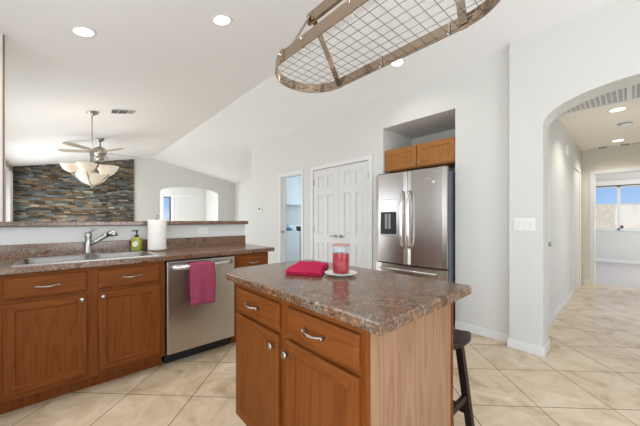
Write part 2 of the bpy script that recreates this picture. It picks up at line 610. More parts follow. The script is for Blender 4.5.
# niche lining
box(bm, -2.37, -2.27, WB + 0.12, 3.96, 0, 2.55)
box(bm, -1.312, -1.212, WB + 0.12, 3.96, 0, 2.55)
box(bm, -2.37, -1.212, 3.96, 4.06, 0, 2.55)
box(bm, -2.27, -1.312, WB + 0.12, 3.96, 2.446, 2.55)
struct('wall_back', bm, M['wall'])

# arch wall
AW = 3.125
def arch_pts(x0, x1, zs, rise, n=28, pw=2.0):
    c, a = (x0 + x1) / 2, (x1 - x0) / 2
    out = []
    for i in range(n + 1):
        th = PI - PI * i / n
        out.append((c + a * math.cos(th), zs + rise * math.sin(th)))
    return out
bm = B()
ap = arch_pts(-0.52, 0.72, 2.045, 0.235)
prism(bm, [(-0.775, 0), (-0.52, 0)] + ap + [(0.72, 0), (2.4, 0), (2.4, 2.92), (-0.775, 2.92)], 'y', AW, 3.36)
struct('wall_arch', bm, M['wall'])

# hall
bm = B()
box(bm, -0.73, -0.63, 3.36, 7.42, 0, 2.5)
struct('wall_hall_left', bm, M['wall'])
bm = B()
rect_wall(bm, 'x', 0.75, 0.85, 3.36, 7.42, 0, 2.5, [(4.75, 5.65, 0.0, 2.05)])
struct('wall_hall_right', bm, M['wall_hall'])
bm = B()
prism(bm, [(-0.63, 0), (-0.46, 0), (-0.46, 2.05), (0.42, 2.05), (0.42, 0), (0.75, 0), (0.75, 2.5), (-0.63, 2.5)], 'y', 7.30, 7.42)
struct('wall_hall_end', bm, M['wall_hall'])
# bedroom
bm = B()
rect_wall(bm, 'y', 11.40, 11.52, -2.6, 2.6, 0, 2.55, [(-0.74, 0.24, 0.91, 2.15)])
struct('wall_bedroom_end', bm, M['wall'])
bm = B(); box(bm, -2.7, -2.6, 7.42, 11.5, 0, 2.55)
struct('wall_bedroom_left', bm, M['wall'])
bm = B(); rect_wall(bm, 'x', 2.6, 2.7, 7.42, 11.5, 0, 2.55, [(8.4, 10.4, 0.8, 2.2)])
struct('wall_bedroom_right', bm, M['wall'])
# laundry
bm = B(); box(bm, -5.94, -5.85, 3.34, 5.6, 0, 2.75)
struct('wall_laundry_left', bm, M['wall'])
bm = B(); box(bm, -3.95, -3.85, 3.34, 5.6, 0, 2.45)
struct('wall_laundry_right', bm, M['wall'])
bm = B(); rect_wall(bm, 'y', 5.45, 5.55, -5.94, -3.85, 0, 2.45, [(-5.1, -4.1, 1.0, 2.0)])
struct('wall_laundry_end', bm, M['wall'])
# family room far wall with its arch, gable shaped
bm = B()
ap = arch_pts(2.246, 4.106, 2.10, 0.185)
prism(bm, [(-1.1, 0), (2.246, 0)] + ap + [(4.106, 0), (4.80, 0), (4.80, zc(4.80) + 0.06), (RIDGE_Y, RIDGE_Z + 0.06), (-1.1, zc(-1.1) + 0.06)], 'x', -10.12, -10.0)
struct('wall_far', bm, M['wall'])
bm = B(); box(bm, -10.0, -5.94, 4.756, 4.86, 0, 2.6)
struct('wall_nook', bm, M['wall'])
# foyer behind the arch
bm = B()
rect_wall(bm, 'x', -12.1, -12.0, 1.8, 4.6, 0, 2.5, [(2.79, 3.07, 0.0, 2.14)])
struct('wall_foyer_end', bm, M['wall'])
bm = B(); rect_wall(bm, 'y', 1.75, 1.85, -12.0, -10.12, 0, 2.5, [(-11.8, -10.3, 0.5, 2.3)])  # opening added out of view to let the foyer lamp in
struct('wall_foyer_left', bm, M['wall'])
bm = B(); box(bm, -12.0, -10.12, 4.42, 4.52, 0, 2.5)
struct('wall_foyer_right', bm, M['wall'])
# outside wall with windows and glass doors behind and left of the camera
bm = B()
rect_wall(bm, 'y', -1.1, -1.0, -10.1, 2.4, 0, 2.55, [(-9.3, -7.1, 0.05, 2.1), (-6.4, -4.4, 0.4, 2.1), (-2.6, -1.2, 1.1, 2.1), (-0.65, 1.35, 0.2, 2.1)])
struct('wall_outside', bm, M['wall'])
bm = B()
rect_wall(bm, 'x', 2.3, 2.4, -1.0, 3.2, 0, 3.2, [(-0.2, 2.0, 0.4, 2.2)])
struct('wall_east', bm, M['wall'])

# half wall behind the sink, and the full height stub at its left end
bm = B(); box(bm, -3.29, -3.165, -1.0, 1.632, 0, 1.152, 0.004)
struct('wall_bar', bm, M['wall'])
bm = B(); prism(bm, [(-1.0, 1.19), (-0.342, 1.19), (-0.342, zc(-0.342) + 0.02), (-1.0, zc(-1.0) + 0.02)], 'x', -3.29, -3.165)
struct('wall_stub', bm, M['wall'])
bm = B(); box(bm, -3.180, -3.162, -0.342, -0.334, 1.192, zc(-0.342) - 0.005)
struct('trim_1', bm, M['shelf_wood'])

# stacked ledgestone cladding
bm = B()
cl = bm.loops.layers.color.new('stone_colour')
pal = [(0.22, 0.19, 0.15), (0.27, 0.22, 0.16), (0.30, 0.23, 0.15), (0.26, 0.26, 0.24), (0.27, 0.29, 0.28), (0.34, 0.34, 0.32), (0.19, 0.19, 0.18), (0.36, 0.29, 0.20), (0.30, 0.31, 0.29), (0.42, 0.38, 0.32), (0.14, 0.13, 0.12), (0.25, 0.27, 0.28)]
z = 0.0
while z < 3.02:
    h = random.uniform(0.024, 0.048)
    y = -0.915
    off = random.uniform(0, 0.2)
    while y < 1.54:
        w = random.uniform(0.07, 0.24)
        if y == -0.915:
            w -= off * 0.5
        y1 = min(y + w, 1.54)
        if 1.54 - y1 < 0.06:
            y1 = 1.54
        top = zc((y + y1) / 2)
        if z < top:
            d = random.uniform(0.02, 0.055)
            n0 = len(bm.faces)
            box(bm, -10.0, -10.0 + d, y + 0.0015, y1 - 0.0015, z, z + h - 0.003)
            bm.faces.ensure_lookup_table()
            c = random.choice(pal); k = random.uniform(1.15, 1.7)
            for f in bm.faces[n0:]:
                for lp in f.loops:
                    lp[cl] = (c[0] * k, c[1] * k, c[2] * k, 1)
        y = y1
    z += h
struct('wall_stone', bm, M['stone'])

# baseboards
def baseboard(name, bxs):
    bm = B()
    for b_ in bxs:
        box(bm, *b_, 0, 0.085, 0.004)
    struct(name, bm, M['trim'])
baseboard('baseboard_back', [(-5.94, -4.80, WB - 0.014, WB), (-2.42, -2.27, WB - 0.014, WB), (-1.312, -0.775, WB - 0.014, WB), (-3.97, -3.80, WB - 0.014, WB)])
baseboard('baseboard_arch', [(-0.789, -0.506, AW - 0.014, AW), (-0.789, -0.775, AW, WB), (-0.52, -0.506, AW, 3.36), (0.706, 2.3, AW - 0.014, AW)])
baseboard('baseboard_hall_left', [(-0.63, -0.616, 4.10, 5.93)])
baseboard('baseboard_hall_end', [(-0.616, -0.52, 7.286, 7.30)])
baseboard('baseboard_bedroom', [(-2.6, 2.6, 11.386, 11.40)])

# casings
def casing_y(name, x0, x1, zt, y, w=0.06, t=0.016, jamb=None):
    """door casing on a wall whose face is at y and looks toward -y"""
    bm = B()
    box(bm, x0 - w, x0, y - t, y, 0, zt + w, 0.003)
    box(bm, x1, x1 + w, y - t, y, 0, zt + w, 0.003)
    box(bm, x0, x1, y - t, y, zt, zt + w, 0.003)
    if jamb:
        box(bm, x0, x0 + 0.012, y, y + jamb, 0, zt)
        box(bm, x1 - 0.012, x1, y, y + jamb, 0, zt)
        box(bm, x0, x1, y, y + jamb, zt - 0.012, zt)
    struct(name, bm, M['trim'])
def casing_x(name, y0, y1, zt, x, w=0.06, t=0.016, sgn=1):
    bm = B()
    xa, xb = sorted((x, x + sgn * t))
    box(bm, xa, xb, y0 - w, y0, 0, zt + w, 0.003)
    box(bm, xa, xb, y1, y1 + w, 0, zt + w, 0.003)
    box(bm, xa, xb, y0, y1, zt, zt + w, 0.003)
    struct(name, bm, M['trim'])
casing_y('trim_2', -4.715, -4.055, 2.055, WB, jamb=0.12)
casing_y('trim_3', -3.725, -2.505, 2.06, WB)
casing_y('trim_4', -0.46, 0.42, 2.05, 7.30, jamb=0.12)
casing_x('trim_5', 3.44, 3.96, 2.05, -0.63)
casing_x('trim_6', 6.05, 6.88, 2.05, -0.63)
casing_x('trim_7', 3.17, 4.20, 2.10, -12.0)

# six panel doors --------------------------------------------------
def six_panel(bm, w, h, t=0.035):
    """face toward -y, from x 0..w; rows of panels recessed in stiles and rails"""
    st, mu = 0.11 * w / 0.6, 0.09 * w / 0.6
    rows = [(0.22, 0.80), (0.95, 1.60), (1.72, 1.92)]
    k = h / 2.03
    rows = [(a * k, b_ * k) for a, b_ in rows]
    box(bm, 0, w, 0.012, t, 0, h)                      # core
    box(bm, 0, st, 0, 0.012, 0, h)
    box(bm, w - st, w, 0, 0.012, 0, h)
    cx = w / 2
    zs = [0] + [v for r in rows for v in r] + [h]
    for i in range(0, len(zs), 2):
        box(bm, st, w - st, 0, 0.012, zs[i], zs[i + 1])
    for a, b_ in rows:
        box(bm, cx - mu / 2, cx + mu / 2, 0, 0.012, a, b_)
        for x0, x1 in ((st, cx - mu / 2), (cx + mu / 2, w - st)):
            g = 0.018
            # raised field with sloped border
            o_ = [(x0 + g * .6, a + g * .6), (x1 - g * .6, a + g * .6), (x1 - g * .6, b_ - g * .6), (x0 + g * .6, b_ - g * .6)]
            i_ = [(x0 + 2.0 * g, a + 2.0 * g), (x1 - 2.0 * g, a + 2.0 * g), (x1 - 2.0 * g, b_ - 2.0 * g), (x0 + 2.0 * g, b_ - 2.0 * g)]
            vo = [bm.verts.new((p[0], 0.0118, p[1])) for p in o_]
            vi = [bm.verts.new((p[0], 0.004, p[1])) for p in i_]
            fs = [bm.faces.new(vi)]
            for q in range(4):
                fs.append(bm.faces.new((vo[q], vo[(q + 1) % 4], vi[(q + 1) % 4], vi[q])))
            bmesh.ops.recalc_face_normals(bm, faces=fs)
            for f in fs:
                if f.normal.y > 0:
                    f.normal_flip()
    return bm

def door_knob(parent, x, z, name='door_handle', m_=None):
    bm = B()
    lathe(bm, [(0.0, 0.0), (0.026, 0.0), (0.026, -0.006), (0.011, -0.010), (0.011, -0.032), (0.024, -0.038), (0.027, -0.05), (0.02, -0.06), (0, -0.062)], x, 0, z, 16, axis='y')
    return obj(name, bm, m_ or M['nickel'], parent)

def lever(parent, x, z, s):
    bm = B()
    lathe(bm, [(0.0, 0.0), (0.026, 0.0), (0.026, -0.008), (0.010, -0.012), (0.010, -0.045), (0, -0.045)], x, 0, z, 16, axis='y')
    tube(bm, [(x, -0.042, z), (x + s * 0.05, -0.044, z + 0.004), (x + s * 0.10, -0.040, z - 0.004)], 0.008, 8)
    return obj('door_handle', bm, M['nickel'], parent)

# pantry pair (door_1, door_2)
for i, x0 in enumerate((-3.720, -3.113)):
    d = struct_empty('door_%d' % (i + 1), (x0, WB + 0.004, 0.012))
    bm = B(); six_panel(bm, 0.603, 2.04)
    obj('door_leaf', bm, M['door'], d)
    if i == 0:
        lever(d, 0.603 - 0.055, 0.93, -1)
    else:
        lever(d, 0.055, 0.93, 1)
    for hz in (0.25, 0.98, 1.78):
        bm = B()
        hx = 0.009 if i == 0 else 0.594
        box(bm, hx - 0.008, hx + 0.008, -0.012, 0.004, hz, hz + 0.10, 0.002)
        obj('hinge', bm, M['nickel'], d)
# laundry pocket door, almost wholly slid away
d = struct_empty('door_3', (-4.703, WB + 0.04, 0.01))
bm = B(); box(bm, 0, 0.05, 0, 0.035, 0, 2.03, 0.003)
obj('door_leaf', bm, M['door'], d)
door_knob(d, 0.026, 0.95)
# doors along the hall
d = struct_empty('door_4', (-0.634, 3.445, 0.01), PI / 2)
bm = B(); six_panel(bm, 0.51, 2.03); obj('door_leaf', bm, M['door'], d); door_knob(d, 0.44, 0.93, m_=M['faucet'])
d = struct_empty('door_5', (-0.634, 6.055, 0.01), PI / 2)
bm = B(); six_panel(bm, 0.82, 2.03); obj('door_leaf', bm, M['door'], d)
# front door in the foyer
d = struct_empty('door_6', (-11.995, 3.20, 0.01), PI / 2)
bm = B(); six_panel(bm, 0.97, 2.05); obj('door_leaf', bm, M['door'], d); door_knob(d, 0.90, 0.95); door_knob(d, 0.90, 1.10, 'deadbolt')
# sidelight beside it
d = struct_empty('window_1', (-12.0, 2.79, 0), PI / 2)
bm = B()
for b_ in ((0, 0.28, 0.02, 0.06, 2.08, 2.14), (0, 0.28, 0.02, 0.06, 0, 0.12), (0, 0.035, 0.02, 0.06, 0.1, 2.1)):
    box(bm, *b_)
obj('window_frame', bm, M['trim'], d)
bm = B(); box(bm, 0.235, 0.28, 0.015, 0.06, 0.1, 2.1); box(bm, 0.035, 0.235, 0.018, 0.06, 2.05, 2.085)
obj('dark_stop', bm, M['dgrey'], d, 'dark grey edge strip')
bm = B(); box(bm, 0.03, 0.24, 0.035, 0.041, 0.1, 2.1)
obj('pane', bm, M['glass'], d)
# bedroom window
d = struct_empty('window_2', (-0.74, 11.40, 0.91))
bm = B()
W_, H_ = 0.98, 1.24
for b_ in ((0, W_, 0.02, 0.09, H_ - 0.05, H_), (0, W_, 0.02, 0.09, 0, 0.05), (0, 0.045, 0.02, 0.09, 0, H_), (W_ - 0.045, W_, 0.02, 0.09, 0, H_), (0.48, 0.54, 0.02, 0.09, 0, H_)):
    box(bm, *b_)
obj('window_frame', bm, M['trim'], d)
bm = B(); box(bm, -0.03, W_ + 0.03, -0.03, 0.02, -0.03, 0.0, 0.004)
obj('window_sill', bm, M['trim'], d)
for x0, x1 in ((0.04, 0.485), (0.535, W_ - 0.04)):
    bm = B(); box(bm, x0, x1, 0.05, 0.056, 0.045, H_ - 0.045)
    obj('pane', bm, M['glass'], d)
bm = B(); box(bm, 0.545, 0.60, 0.0, 0.02, 0.05, 0.13, 0.003)
obj('window_latch', bm, M['dgrey'], d)
# roller blind head over the bedroom window
t = thing('roller_blind', 'white roller blind cassette rolled up above the bedroom window', 'blind', (-0.78, 11.36, 2.16))
bm = B(); box(bm, 0, 1.06, 0, 0.04, 0, 0.14, 0.008); obj('cassette', bm, M['white'], t)
bm = B(); box(bm, 0.02, 1.04, 0.005, 0.03, -0.025, 0.0, 0.004); obj('bottom_bar', bm, M['dgrey'], t, 'dark bottom bar')

bm = B(); box(bm, -10.6, 3.2, -4.6, -1.1, 2.56, 2.70)  # unseen roof on posts, added to keep direct sun out of the rooms
for x in (-10.3, -6.0, -2.0, 2.9):
    box(bm, x - 0.07, x + 0.07, -4.5, -4.36, -0.12, 2.56)
struct('added_sun_shield', bm, M['trim'])
# outside: garden block wall and ground
bm = B(); box(bm, -6, 6, 15.0, 15.2, -0.12, 1.78)
struct('wall_garden', bm, M['block'])
bm = B(); box(bm, -40, 40, -40, 60, -0.3, -0.12)
struct('ground', bm, M['ground'])

# ================================================================== kitchen cabinets
def panel_door(bm, x0, x1, z0, z1, t=0.02, st=0.046):
    """recessed panel door with its face toward -y (y 0..-t); slot 0 upright grain, slot 1 level grain"""
    def loop(ins, y):
        return [bm.verts.new(p) for p in ((x0 + ins, y, z0 + ins), (x1 - ins, y, z0 + ins), (x1 - ins, y, z1 - ins), (x0 + ins, y, z1 - ins))]
    L = [loop(0, 0), loop(0, -t + 0.006), loop(0.002, -t + 0.002), loop(0.006, -t), loop(st, -t), loop(st + 0.004, -t + 0.002), loop(st + 0.008, -t + 0.009)]
    fs = []
    for a, b_ in zip(L, L[1:]):
        for q in range(4):
            f = bm.faces.new((a[q], a[(q + 1) % 4], b_[(q + 1) % 4], b_[q]))
            f.material_index = 1 if q in (0, 2) else 0
            fs.append(f)
    f = bm.faces.new(L[-1]); fs.append(f)
    f = bm.faces.new(list(reversed(L[0]))); fs.append(f)
    bmesh.ops.recalc_face_normals(bm, faces=fs)

def slab_front(bm, x0, x1, z0, z1, t=0.02):
    def loop(ins, y):
        return [bm.verts.new(p) for p in ((x0 + ins, y, z0 + ins), (x1 - ins, y, z0 + ins), (x1 - ins, y, z1 - ins), (x0 + ins, y, z1 - ins))]
    L = [loop(0, 0), loop(0, -t + 0.009), loop(0.004, -t + 0.004), loop(0.012, -t + 0.001), loop(0.016, -t)]
    fs = []
    for a, b_ in zip(L, L[1:]):
        for q in range(4):
            fs.append(bm.faces.new((a[q], a[(q + 1) % 4], b_[(q + 1) % 4], b_[q])))
    fs.append(bm.faces.new(L[-1])); fs.append(bm.faces.new(list(reversed(L[0]))))
    for f in fs:
        f.material_index = 1
    bmesh.ops.recalc_face_normals(bm, faces=fs)

def knob(parent, x, y, z):
    bm = B()
    lathe(bm, [(0, 0), (0.008, 0), (0.006, -0.004), (0.005, -0.012), (0.013, -0.017), (0.016, -0.021), (0.0145, -0.026), (0.009, -0.0285), (0, -0.029)], x, y, z, 16, axis='y')
    return obj('knob', bm, M['nickel'], parent)

def pull(parent, x, y, z, w=0.105):
    bm = B()
    pts, rad = [], []
    n = 12
    for i in range(n + 1):
        u = -1 + 2 * i / n
        pts.append((x + u * w / 2, y - 0.012 - 0.016 * (1 - u * u), z - 0.004 * (1 - u * u)))
        rad.append(0.0042 + 0.0022 * (1 - abs(u)) )
    tube(bm, pts, 0.005, 8, radii=rad)
    for s in (-1, 1):
        lathe(bm, [(0, 0), (0.0075, 0), (0.006, -0.006), (0.0055, -0.016), (0.004, -0.019), (0, -0.019)], x + s * w / 2, y, z, 10, axis='y')
        lathe(bm, [(0, 0), (0.0072, 0.001), (0.0072, 0.005), (0, 0.006)], x + s * (w / 2 + 0.002), y - 0.013, z - 0.003, 10, axis='x')
    return obj('pull_handle', bm, M['nickel'], parent)

def cabinet_body(parent, w, depth, z0, z1, toe=0.075, mats=None, rails=(), stiles=(), hollow=False, name='body'):
    bm = B()
    if hollow:
        box(bm, 0, 0.016, 0.018, depth, z0, z1); box(bm, w - 0.016, w, 0.018, depth, z0, z1)
        box(bm, 0.016, w - 0.016, 0.018, depth, z0, z0 + 0.016); box(bm, 0.016, w - 0.016, depth - 0.008, depth, z0 + 0.016, z1)
        box(bm, 0.016, w - 0.016, 0.018, 0.03, z0 + 0.016, z1)
    else:
        box(bm, 0, w, 0.018, depth, z0, z1)
    if z0 > 0.03 and toe is not None:
        box(bm, 0.004, w - 0.004, toe, depth - 0.01, 0, z0)
    for x0, x1 in stiles:
        box(bm, x0, x1, 0, 0.018, z0, z1)
    for a, b_, x0, x1 in rails:
        box(bm, x0, x1, 0.0006, 0.0175, a + 0.0003, b_ - 0.0003, mi=1)
    return obj(name, bm, mats or [M['oak'], M['oak_h']], parent)

OAK = [M['oak'], M['oak_h']]
# sink base: front looks toward +x
sb = thing('sink_cabinet', 'oak sink base cabinet with two doors and two false drawer fronts left of the dishwasher', 'cabinet', (-2.55, -0.309, 0), PI / 2)
w = 0.914
cabinet_body(sb, w, 0.60, 0.10, 0.874, rails=[(0.835, 0.874, 0.03, w - 0.03), (0.10, 0.14, 0.03, w - 0.03), (0.69, 0.715, 0.03, w - 0.03)], stiles=[(0, 0.045), (w - 0.045, w), (w / 2 - 0.035, w / 2 + 0.035)], hollow=True)
for i, (x0, x1) in enumerate(((0.035, 0.427), (0.487, 0.880))):
    bm = B(); panel_door(bm, x0, x1, 0.135, 0.692); dr = obj('door', bm, OAK, sb)
    knob(dr, x1 - 0.028 if i == 0 else x0 + 0.028, -0.02, 0.662)
    bm = B(); slab_front(bm, x0, x1, 0.716, 0.850); dr = obj('drawer_front', bm, OAK, sb)
    pull(dr, (x0 + x1) / 2, -0.02, 0.785)
# cabinet further left, mostly outside the picture
cb = thing('corner_cabinet', 'oak base cabinet left of the sink cabinet at the picture edge', 'cabinet', (-2.55, -0.985, 0), PI / 2)
w = 0.674
cabinet_body(cb, w, 0.60, 0.10, 0.874, rails=[(0.835, 0.874, 0.03, w - 0.03), (0.10, 0.14, 0.03, w - 0.03), (0.69, 0.715, 0.03, w - 0.03)], stiles=[(0, 0.045), (w - 0.045, w)])
bm = B(); panel_door(bm, 0.035, w - 0.035, 0.135, 0.692); dr = obj('door', bm, OAK, cb); knob(dr, 0.06, -0.02, 0.662)
bm = B(); slab_front(bm, 0.035, w - 0.035, 0.716, 0.850); dr = obj('drawer_front', bm, OAK, cb); pull(dr, w / 2, -0.02, 0.785)
# narrow drawer cabinet right of the dishwasher
nb = thing('end_cabinet', 'narrow oak end cabinet with one drawer right of the dishwasher', 'cabinet', (-2.55, 1.206, 0), PI / 2)
w = 0.372
cabinet_body(nb, w, 0.60, 0.10, 0.874, rails=[(0.835, 0.874, 0.03, w - 0.03), (0.10, 0.14, 0.03, w - 0.03), (0.69, 0.715, 0.03, w - 0.03)], stiles=[(0, 0.045), (w - 0.045, w)])
bm = B(); panel_door(bm, 0.035, w - 0.022, 0.135, 0.692); dr = obj('door', bm, OAK, nb); knob(dr, 0.06, -0.02, 0.662)
bm = B(); slab_front(bm, 0.035, w - 0.022, 0.716, 0.850); dr = obj('drawer_front', bm, OAK, nb); pull(dr, 0.19, -0.02, 0.785, 0.09)

# dishwasher ------------------------------------------------------
dw = thing('dishwasher', 'stainless steel dishwasher with bar handle under the sink counter', 'dishwasher', (-2.55, 0.611, 0), PI / 2)
w = 0.589
bm = B(); box(bm, 0.002, w - 0.002, 0.0, 0.58, 0.10, 0.868); box(bm, 0.01, w - 0.01, 0.07, 0.55, 0.0, 0.10)
obj('body', bm, M['black'], dw)
bm = B(); box(bm, 0.006, w - 0.004, -0.028, 0.0, 0.105, 0.862, 0.006, seg=3)
dd = obj('door', bm, M['steel'], dw)
bm = B()
hp = []
for i in range(17):
    u = -1 + 2 * i / 16
    hp.append((w / 2 + u * 0.262, -0.028 - 0.048 * (1 - u ** 4) + 0.004, 0.812))
tube(bm, hp, 0.012, 12, flat=1.7)
obj('handle', bm, M['steel_h'], dd)
bm = B(); box(bm, 0.01, w - 0.01, -0.024, 0.0, 0.8621, 0.867); obj('control_strip', bm, M['black'], dw)

# towel over the dishwasher handle
def hanging_towel():
    bm = B()
    W2 = 0.205
    path = []
    for i in range(8):
        path.append((-0.052, 0.56 + 0.26 * i / 7))        # behind the bar
    for i in range(1, 10):
        a = PI - PI * i / 9
        path.append((-0.072 + 0.020 * math.cos(PI - a), 0.822 + 0.021 * math.sin(a)))
    for i in range(1, 14):
        path.append((-0.092 - 0.004 * math.sin(i / 13 * PI), 0.822 - 0.335 * i / 13))
    nx = 16
    g = []
    for j, (y, z) in enumerate(path):
        row = []
        for i in range(nx + 1):
            u = i / nx
            wob = 0.0045 * math.sin(u * 13.0 + 0.4) * min(1, abs(z - 0.83) * 4)
            x = (u - 0.5) * W2 * (1.0 + 0.02 * (0.83 - z)) + 0.004 * math.sin(z * 12)
            row.append(bm.verts.new((x, y + (wob if j > 8 else -0.2 * wob), z + 0.004 * math.sin(u * 5))))
        g.append(row)
    fs = []
    for a, b_ in zip(g, g[1:]):
        for i in range(nx):
            f = bm.faces.new((a[i], a[i + 1], b_[i + 1], b_[i])); f.smooth = True
            fs.append(f)
    bmesh.ops.recalc_face_normals(bm, faces=fs)
    bmesh.ops.solidify(bm, geom=fs, thickness=0.006)
    for f in bm.faces:
        f.smooth = True
    return bm
tw = obj('hand_towel', hanging_towel(), M['towel_dw'])
tag(tw, 'dusty magenta hand towel draped over the dishwasher handle', 'towel')
tw.location = (-2.55, 0.611 + 0.270, 0)
tw.rotation_euler = (0, 0, PI / 2)

# sink run worktop -------------------------------------------------
ct = thing('sink_worktop', 'long mottled brown laminate worktop holding the double sink', 'worktop', (-2.52, -0.99, 0.0))
# L-shaped sink cutout: four pieces around the sink hole, joined
SX0, SX1, SY0, SY1 = -3.105, -2.60, -0.245, 0.575          # rim extents
hx0, hx1, hy0, hy1 = SX0 + 0.02, SX1 - 0.02, SY0 + 0.02, SY1 - 0.02
bm = B()
def wl(x0, x1, y0, y1, z0, z1, **k):
    box(bm, x0 + 2.52, x1 + 2.52, y0 + 0.99, y1 + 0.99, z0, z1, **k)
zb, zt_ = 0.875, 0.914
# nose profile along the front
prof = [(-2.60, zb), (-2.524, zb), (-2.520, zb + 0.004), (-2.520, zt_ - 0.006), (-2.5225, zt_ - 0.002), (-2.528, zt_), (-2.60, zt_)]
v = [(p[0] + 2.52, p[1]) for p in prof]
prism(bm, v, 'y', 0.0, 1.638 + 0.99)
wl(-3.145, -2.60, -0.99, hy0, zb, zt_)
wl(-3.145, -2.60, hy1, 1.638, zb, zt_)
wl(-3.145, hx0, hy0, hy1, zb, zt_)
obj('top', bm, M['lam'], ct)
bm = B()
box(bm, -3.164 + 2.52, -3.145 + 2.52, 0.0, 1.632 + 0.99, zb, 1.016, 0.004)
obj('backsplash', bm, M['lam'], ct)

# bar ledge on the half wall
bl = B()
box(bl, -3.43, -3.125, -1.0, 1.66, 1.1525, 1.191, 0.006)
o = obj('bar_ledge', bl, M['lam'])
tag(o, 'narrow raised bar ledge of brown laminate capping the half wall behind the sink', 'ledge')

# sink ------------------------------------------------------------
sk = thing('kitchen_sink', 'double bowl stainless steel sink set in the laminate worktop', 'sink', (-2.85, 0.165, 0.9145))
bm = B()
lx0, lx1, ly0, ly1 = SX0 + 2.85, SX1 + 2.85, SY0 - 0.165, SY1 - 0.165
b0 = (lx0 + 0.085, lx1 - 0.035)        # bowl extent in x
bowls = ((ly0 + 0.035, -0.018), (0.018, ly1 - 0.035))
rz = 0.005
# rim as boxes around bowls
box(bm, lx0, b0[0], ly0, ly1, -0.004, rz, 0.002)
box(bm, b0[1], lx1, ly0, ly1, -0.004, rz, 0.002)
box(bm, b0[0], b0[1], ly0, bowls[0][0], -0.004, rz)
box(bm, b0[0], b0[1], bowls[0][1], bowls[1][0], -0.004, rz)
box(bm, b0[0], b0[1], bowls[1][1], ly1, -0.004, rz)
obj('rim', bm, M['sink'], sk)
for y0, y1 in bowls:
    bm = B()
    rings = []
    def rr(ins, z, r=0.05, n=5):
        x0, x1, ya, yb = b0[0] + ins, b0[1] - ins, y0 + ins, y1 - ins
        out = []
        for cx_, cy_, a0 in ((x1 - r, yb - r, 0), (x0 + r, yb - r, PI / 2), (x0 + r, ya + r, PI), (x1 - r, ya + r, 1.5 * PI)):
            for i in range(n + 1):
                a = a0 + PI / 2 * i / n
                out.append(bm.verts.new((cx_ + r * math.cos(a), cy_ + r * math.sin(a), z)))
        return out
    rings = [rr(-0.002, rz - 0.001, 0.02), rr(0.0, -0.004, 0.045), rr(0.008, -0.12, 0.05), rr(0.02, -0.155, 0.05), rr(0.05, -0.165, 0.05)]
    fs = []
    for a, b_ in zip(rings, rings[1:]):
        n = len(a)
        for i in range(n):
            f = bm.faces.new((a[i], a[(i + 1) % n], b_[(i + 1) % n], b_[i])); f.smooth = True; fs.append(f)
    fs.append(bm.faces.new(rings[-1]))
    bmesh.ops.recalc_face_normals(bm, faces=fs)
    for f in fs:
        f.normal_flip()
    bw = obj('bowl', bm, M['bowl'], sk)
    bm = B()
    lathe(bm, [(0.042, 0.0), (0.040, 0.003), (0.03, 0.001), (0.0, -0.0)], (b0[0] + b0[1]) / 2, (y0 + y1) / 2, -0.1645, 20)
    obj('drain', bm, M['chrome'], bw)

# faucet
fc = thing('faucet', 'brushed nickel single lever faucet behind the sink with angled pull out spout', 'faucet', (-3.062, 0.150, 0.9195))
bm = B()
box(bm, -0.028, 0.028, -0.075, 0.075, 0, 0.008, 0.004)
obj('base_plate', bm, M['faucet'], fc)
bm = B()
lathe(bm, [(0.0, 0.008), (0.030, 0.008), (0.030, 0.016), (0.025, 0.024), (0.0235, 0.135), (0.025, 0.145), (0.025, 0.165), (0.019, 0.180), (0, 0.184)], 0, 0, 0, 20)
obj('body', bm, M['faucet'], fc)
bm = B()
tube(bm, [(0.004, 0.004, 0.075), (0.018, 0.052, 0.106), (0.031, 0.100, 0.139), (0.040, 0.128, 0.158)], 0.014, 12, radii=[0.019, 0.0165, 0.0165, 0.019])
sp = obj('spout', bm, M['faucet'], fc)
bm = B()
tube(bm, [(0.039, 0.124, 0.156), (0.046, 0.146, 0.170), (0.051, 0.161, 0.171), (0.055, 0.172, 0.157), (0.056, 0.174, 0.145)], 0.02, 14, radii=[0.020, 0.026, 0.029, 0.027, 0.024])
obj('spray_head', bm, M['faucet'], sp)
bm = B()
tube(bm, [(0, 0, 0.176), (0.005, 0.016, 0.190), (0.014, 0.046, 0.206), (0.018, 0.060, 0.208)], 0.01, 10, radii=[0.017, 0.014, 0.010, 0.008], flat=0.6)
obj('lever_handle', bm, M['faucet'], fc)

# soap bottle
sp_ = thing('soap_bottle', 'green pump soap bottle with pale label beside the faucet', 'soap bottle', (-3.075, 0.498, 0.9145 + 0.0055), math.radians(50))
bm = B()
box(bm, -0.038, 0.038, -0.028, 0.028, 0, 0.118, 0.008, seg=2)
lathe(bm, [(0.0, 0.116), (0.016, 0.116), (0.015, 0.130), (0.0, 0.130)], 0, 0, 0, 14)
for f in bm.faces: f.smooth = True
obj('bottle', bm, M['soap'], sp_)
bm = B()
pts = []
for i in range(24):
    a = 2 * PI * i / 24; r = 0.025 + 0.004 * math.cos(8 * a)
    pts.append((r * math.cos(a), 0.062 + r * math.sin(a)))
prism(bm, pts, 'y', -0.0292, -0.0281)
lb = obj('label', bm, M['label'], sp_, 'pale flower shaped label')
bm = B(); box(bm, -0.030, 0.030, -0.0288, -0.0281, 0.018, 0.026); obj('print', bm, M['label_lines'], sp_)
bm = B(); box(bm, -0.030, 0.030, -0.0288, -0.0281, 0.098, 0.104); obj('print', bm, M['label_lines'], sp_)
bm = B()
lathe(bm, [(0, 0.129), (0.0165, 0.129), (0.0165, 0.146), (0.006, 0.148), (0.006, 0.176), (0.011, 0.178), (0.011, 0.190), (0, 0.191)], 0, 0, 0, 14)
tube(bm, [(0, 0, 0.185), (-0.02, -0.01, 0.186), (-0.034, -0.017, 0.180)], 0.005, 8)
obj('pump', bm, M['black'], sp_)

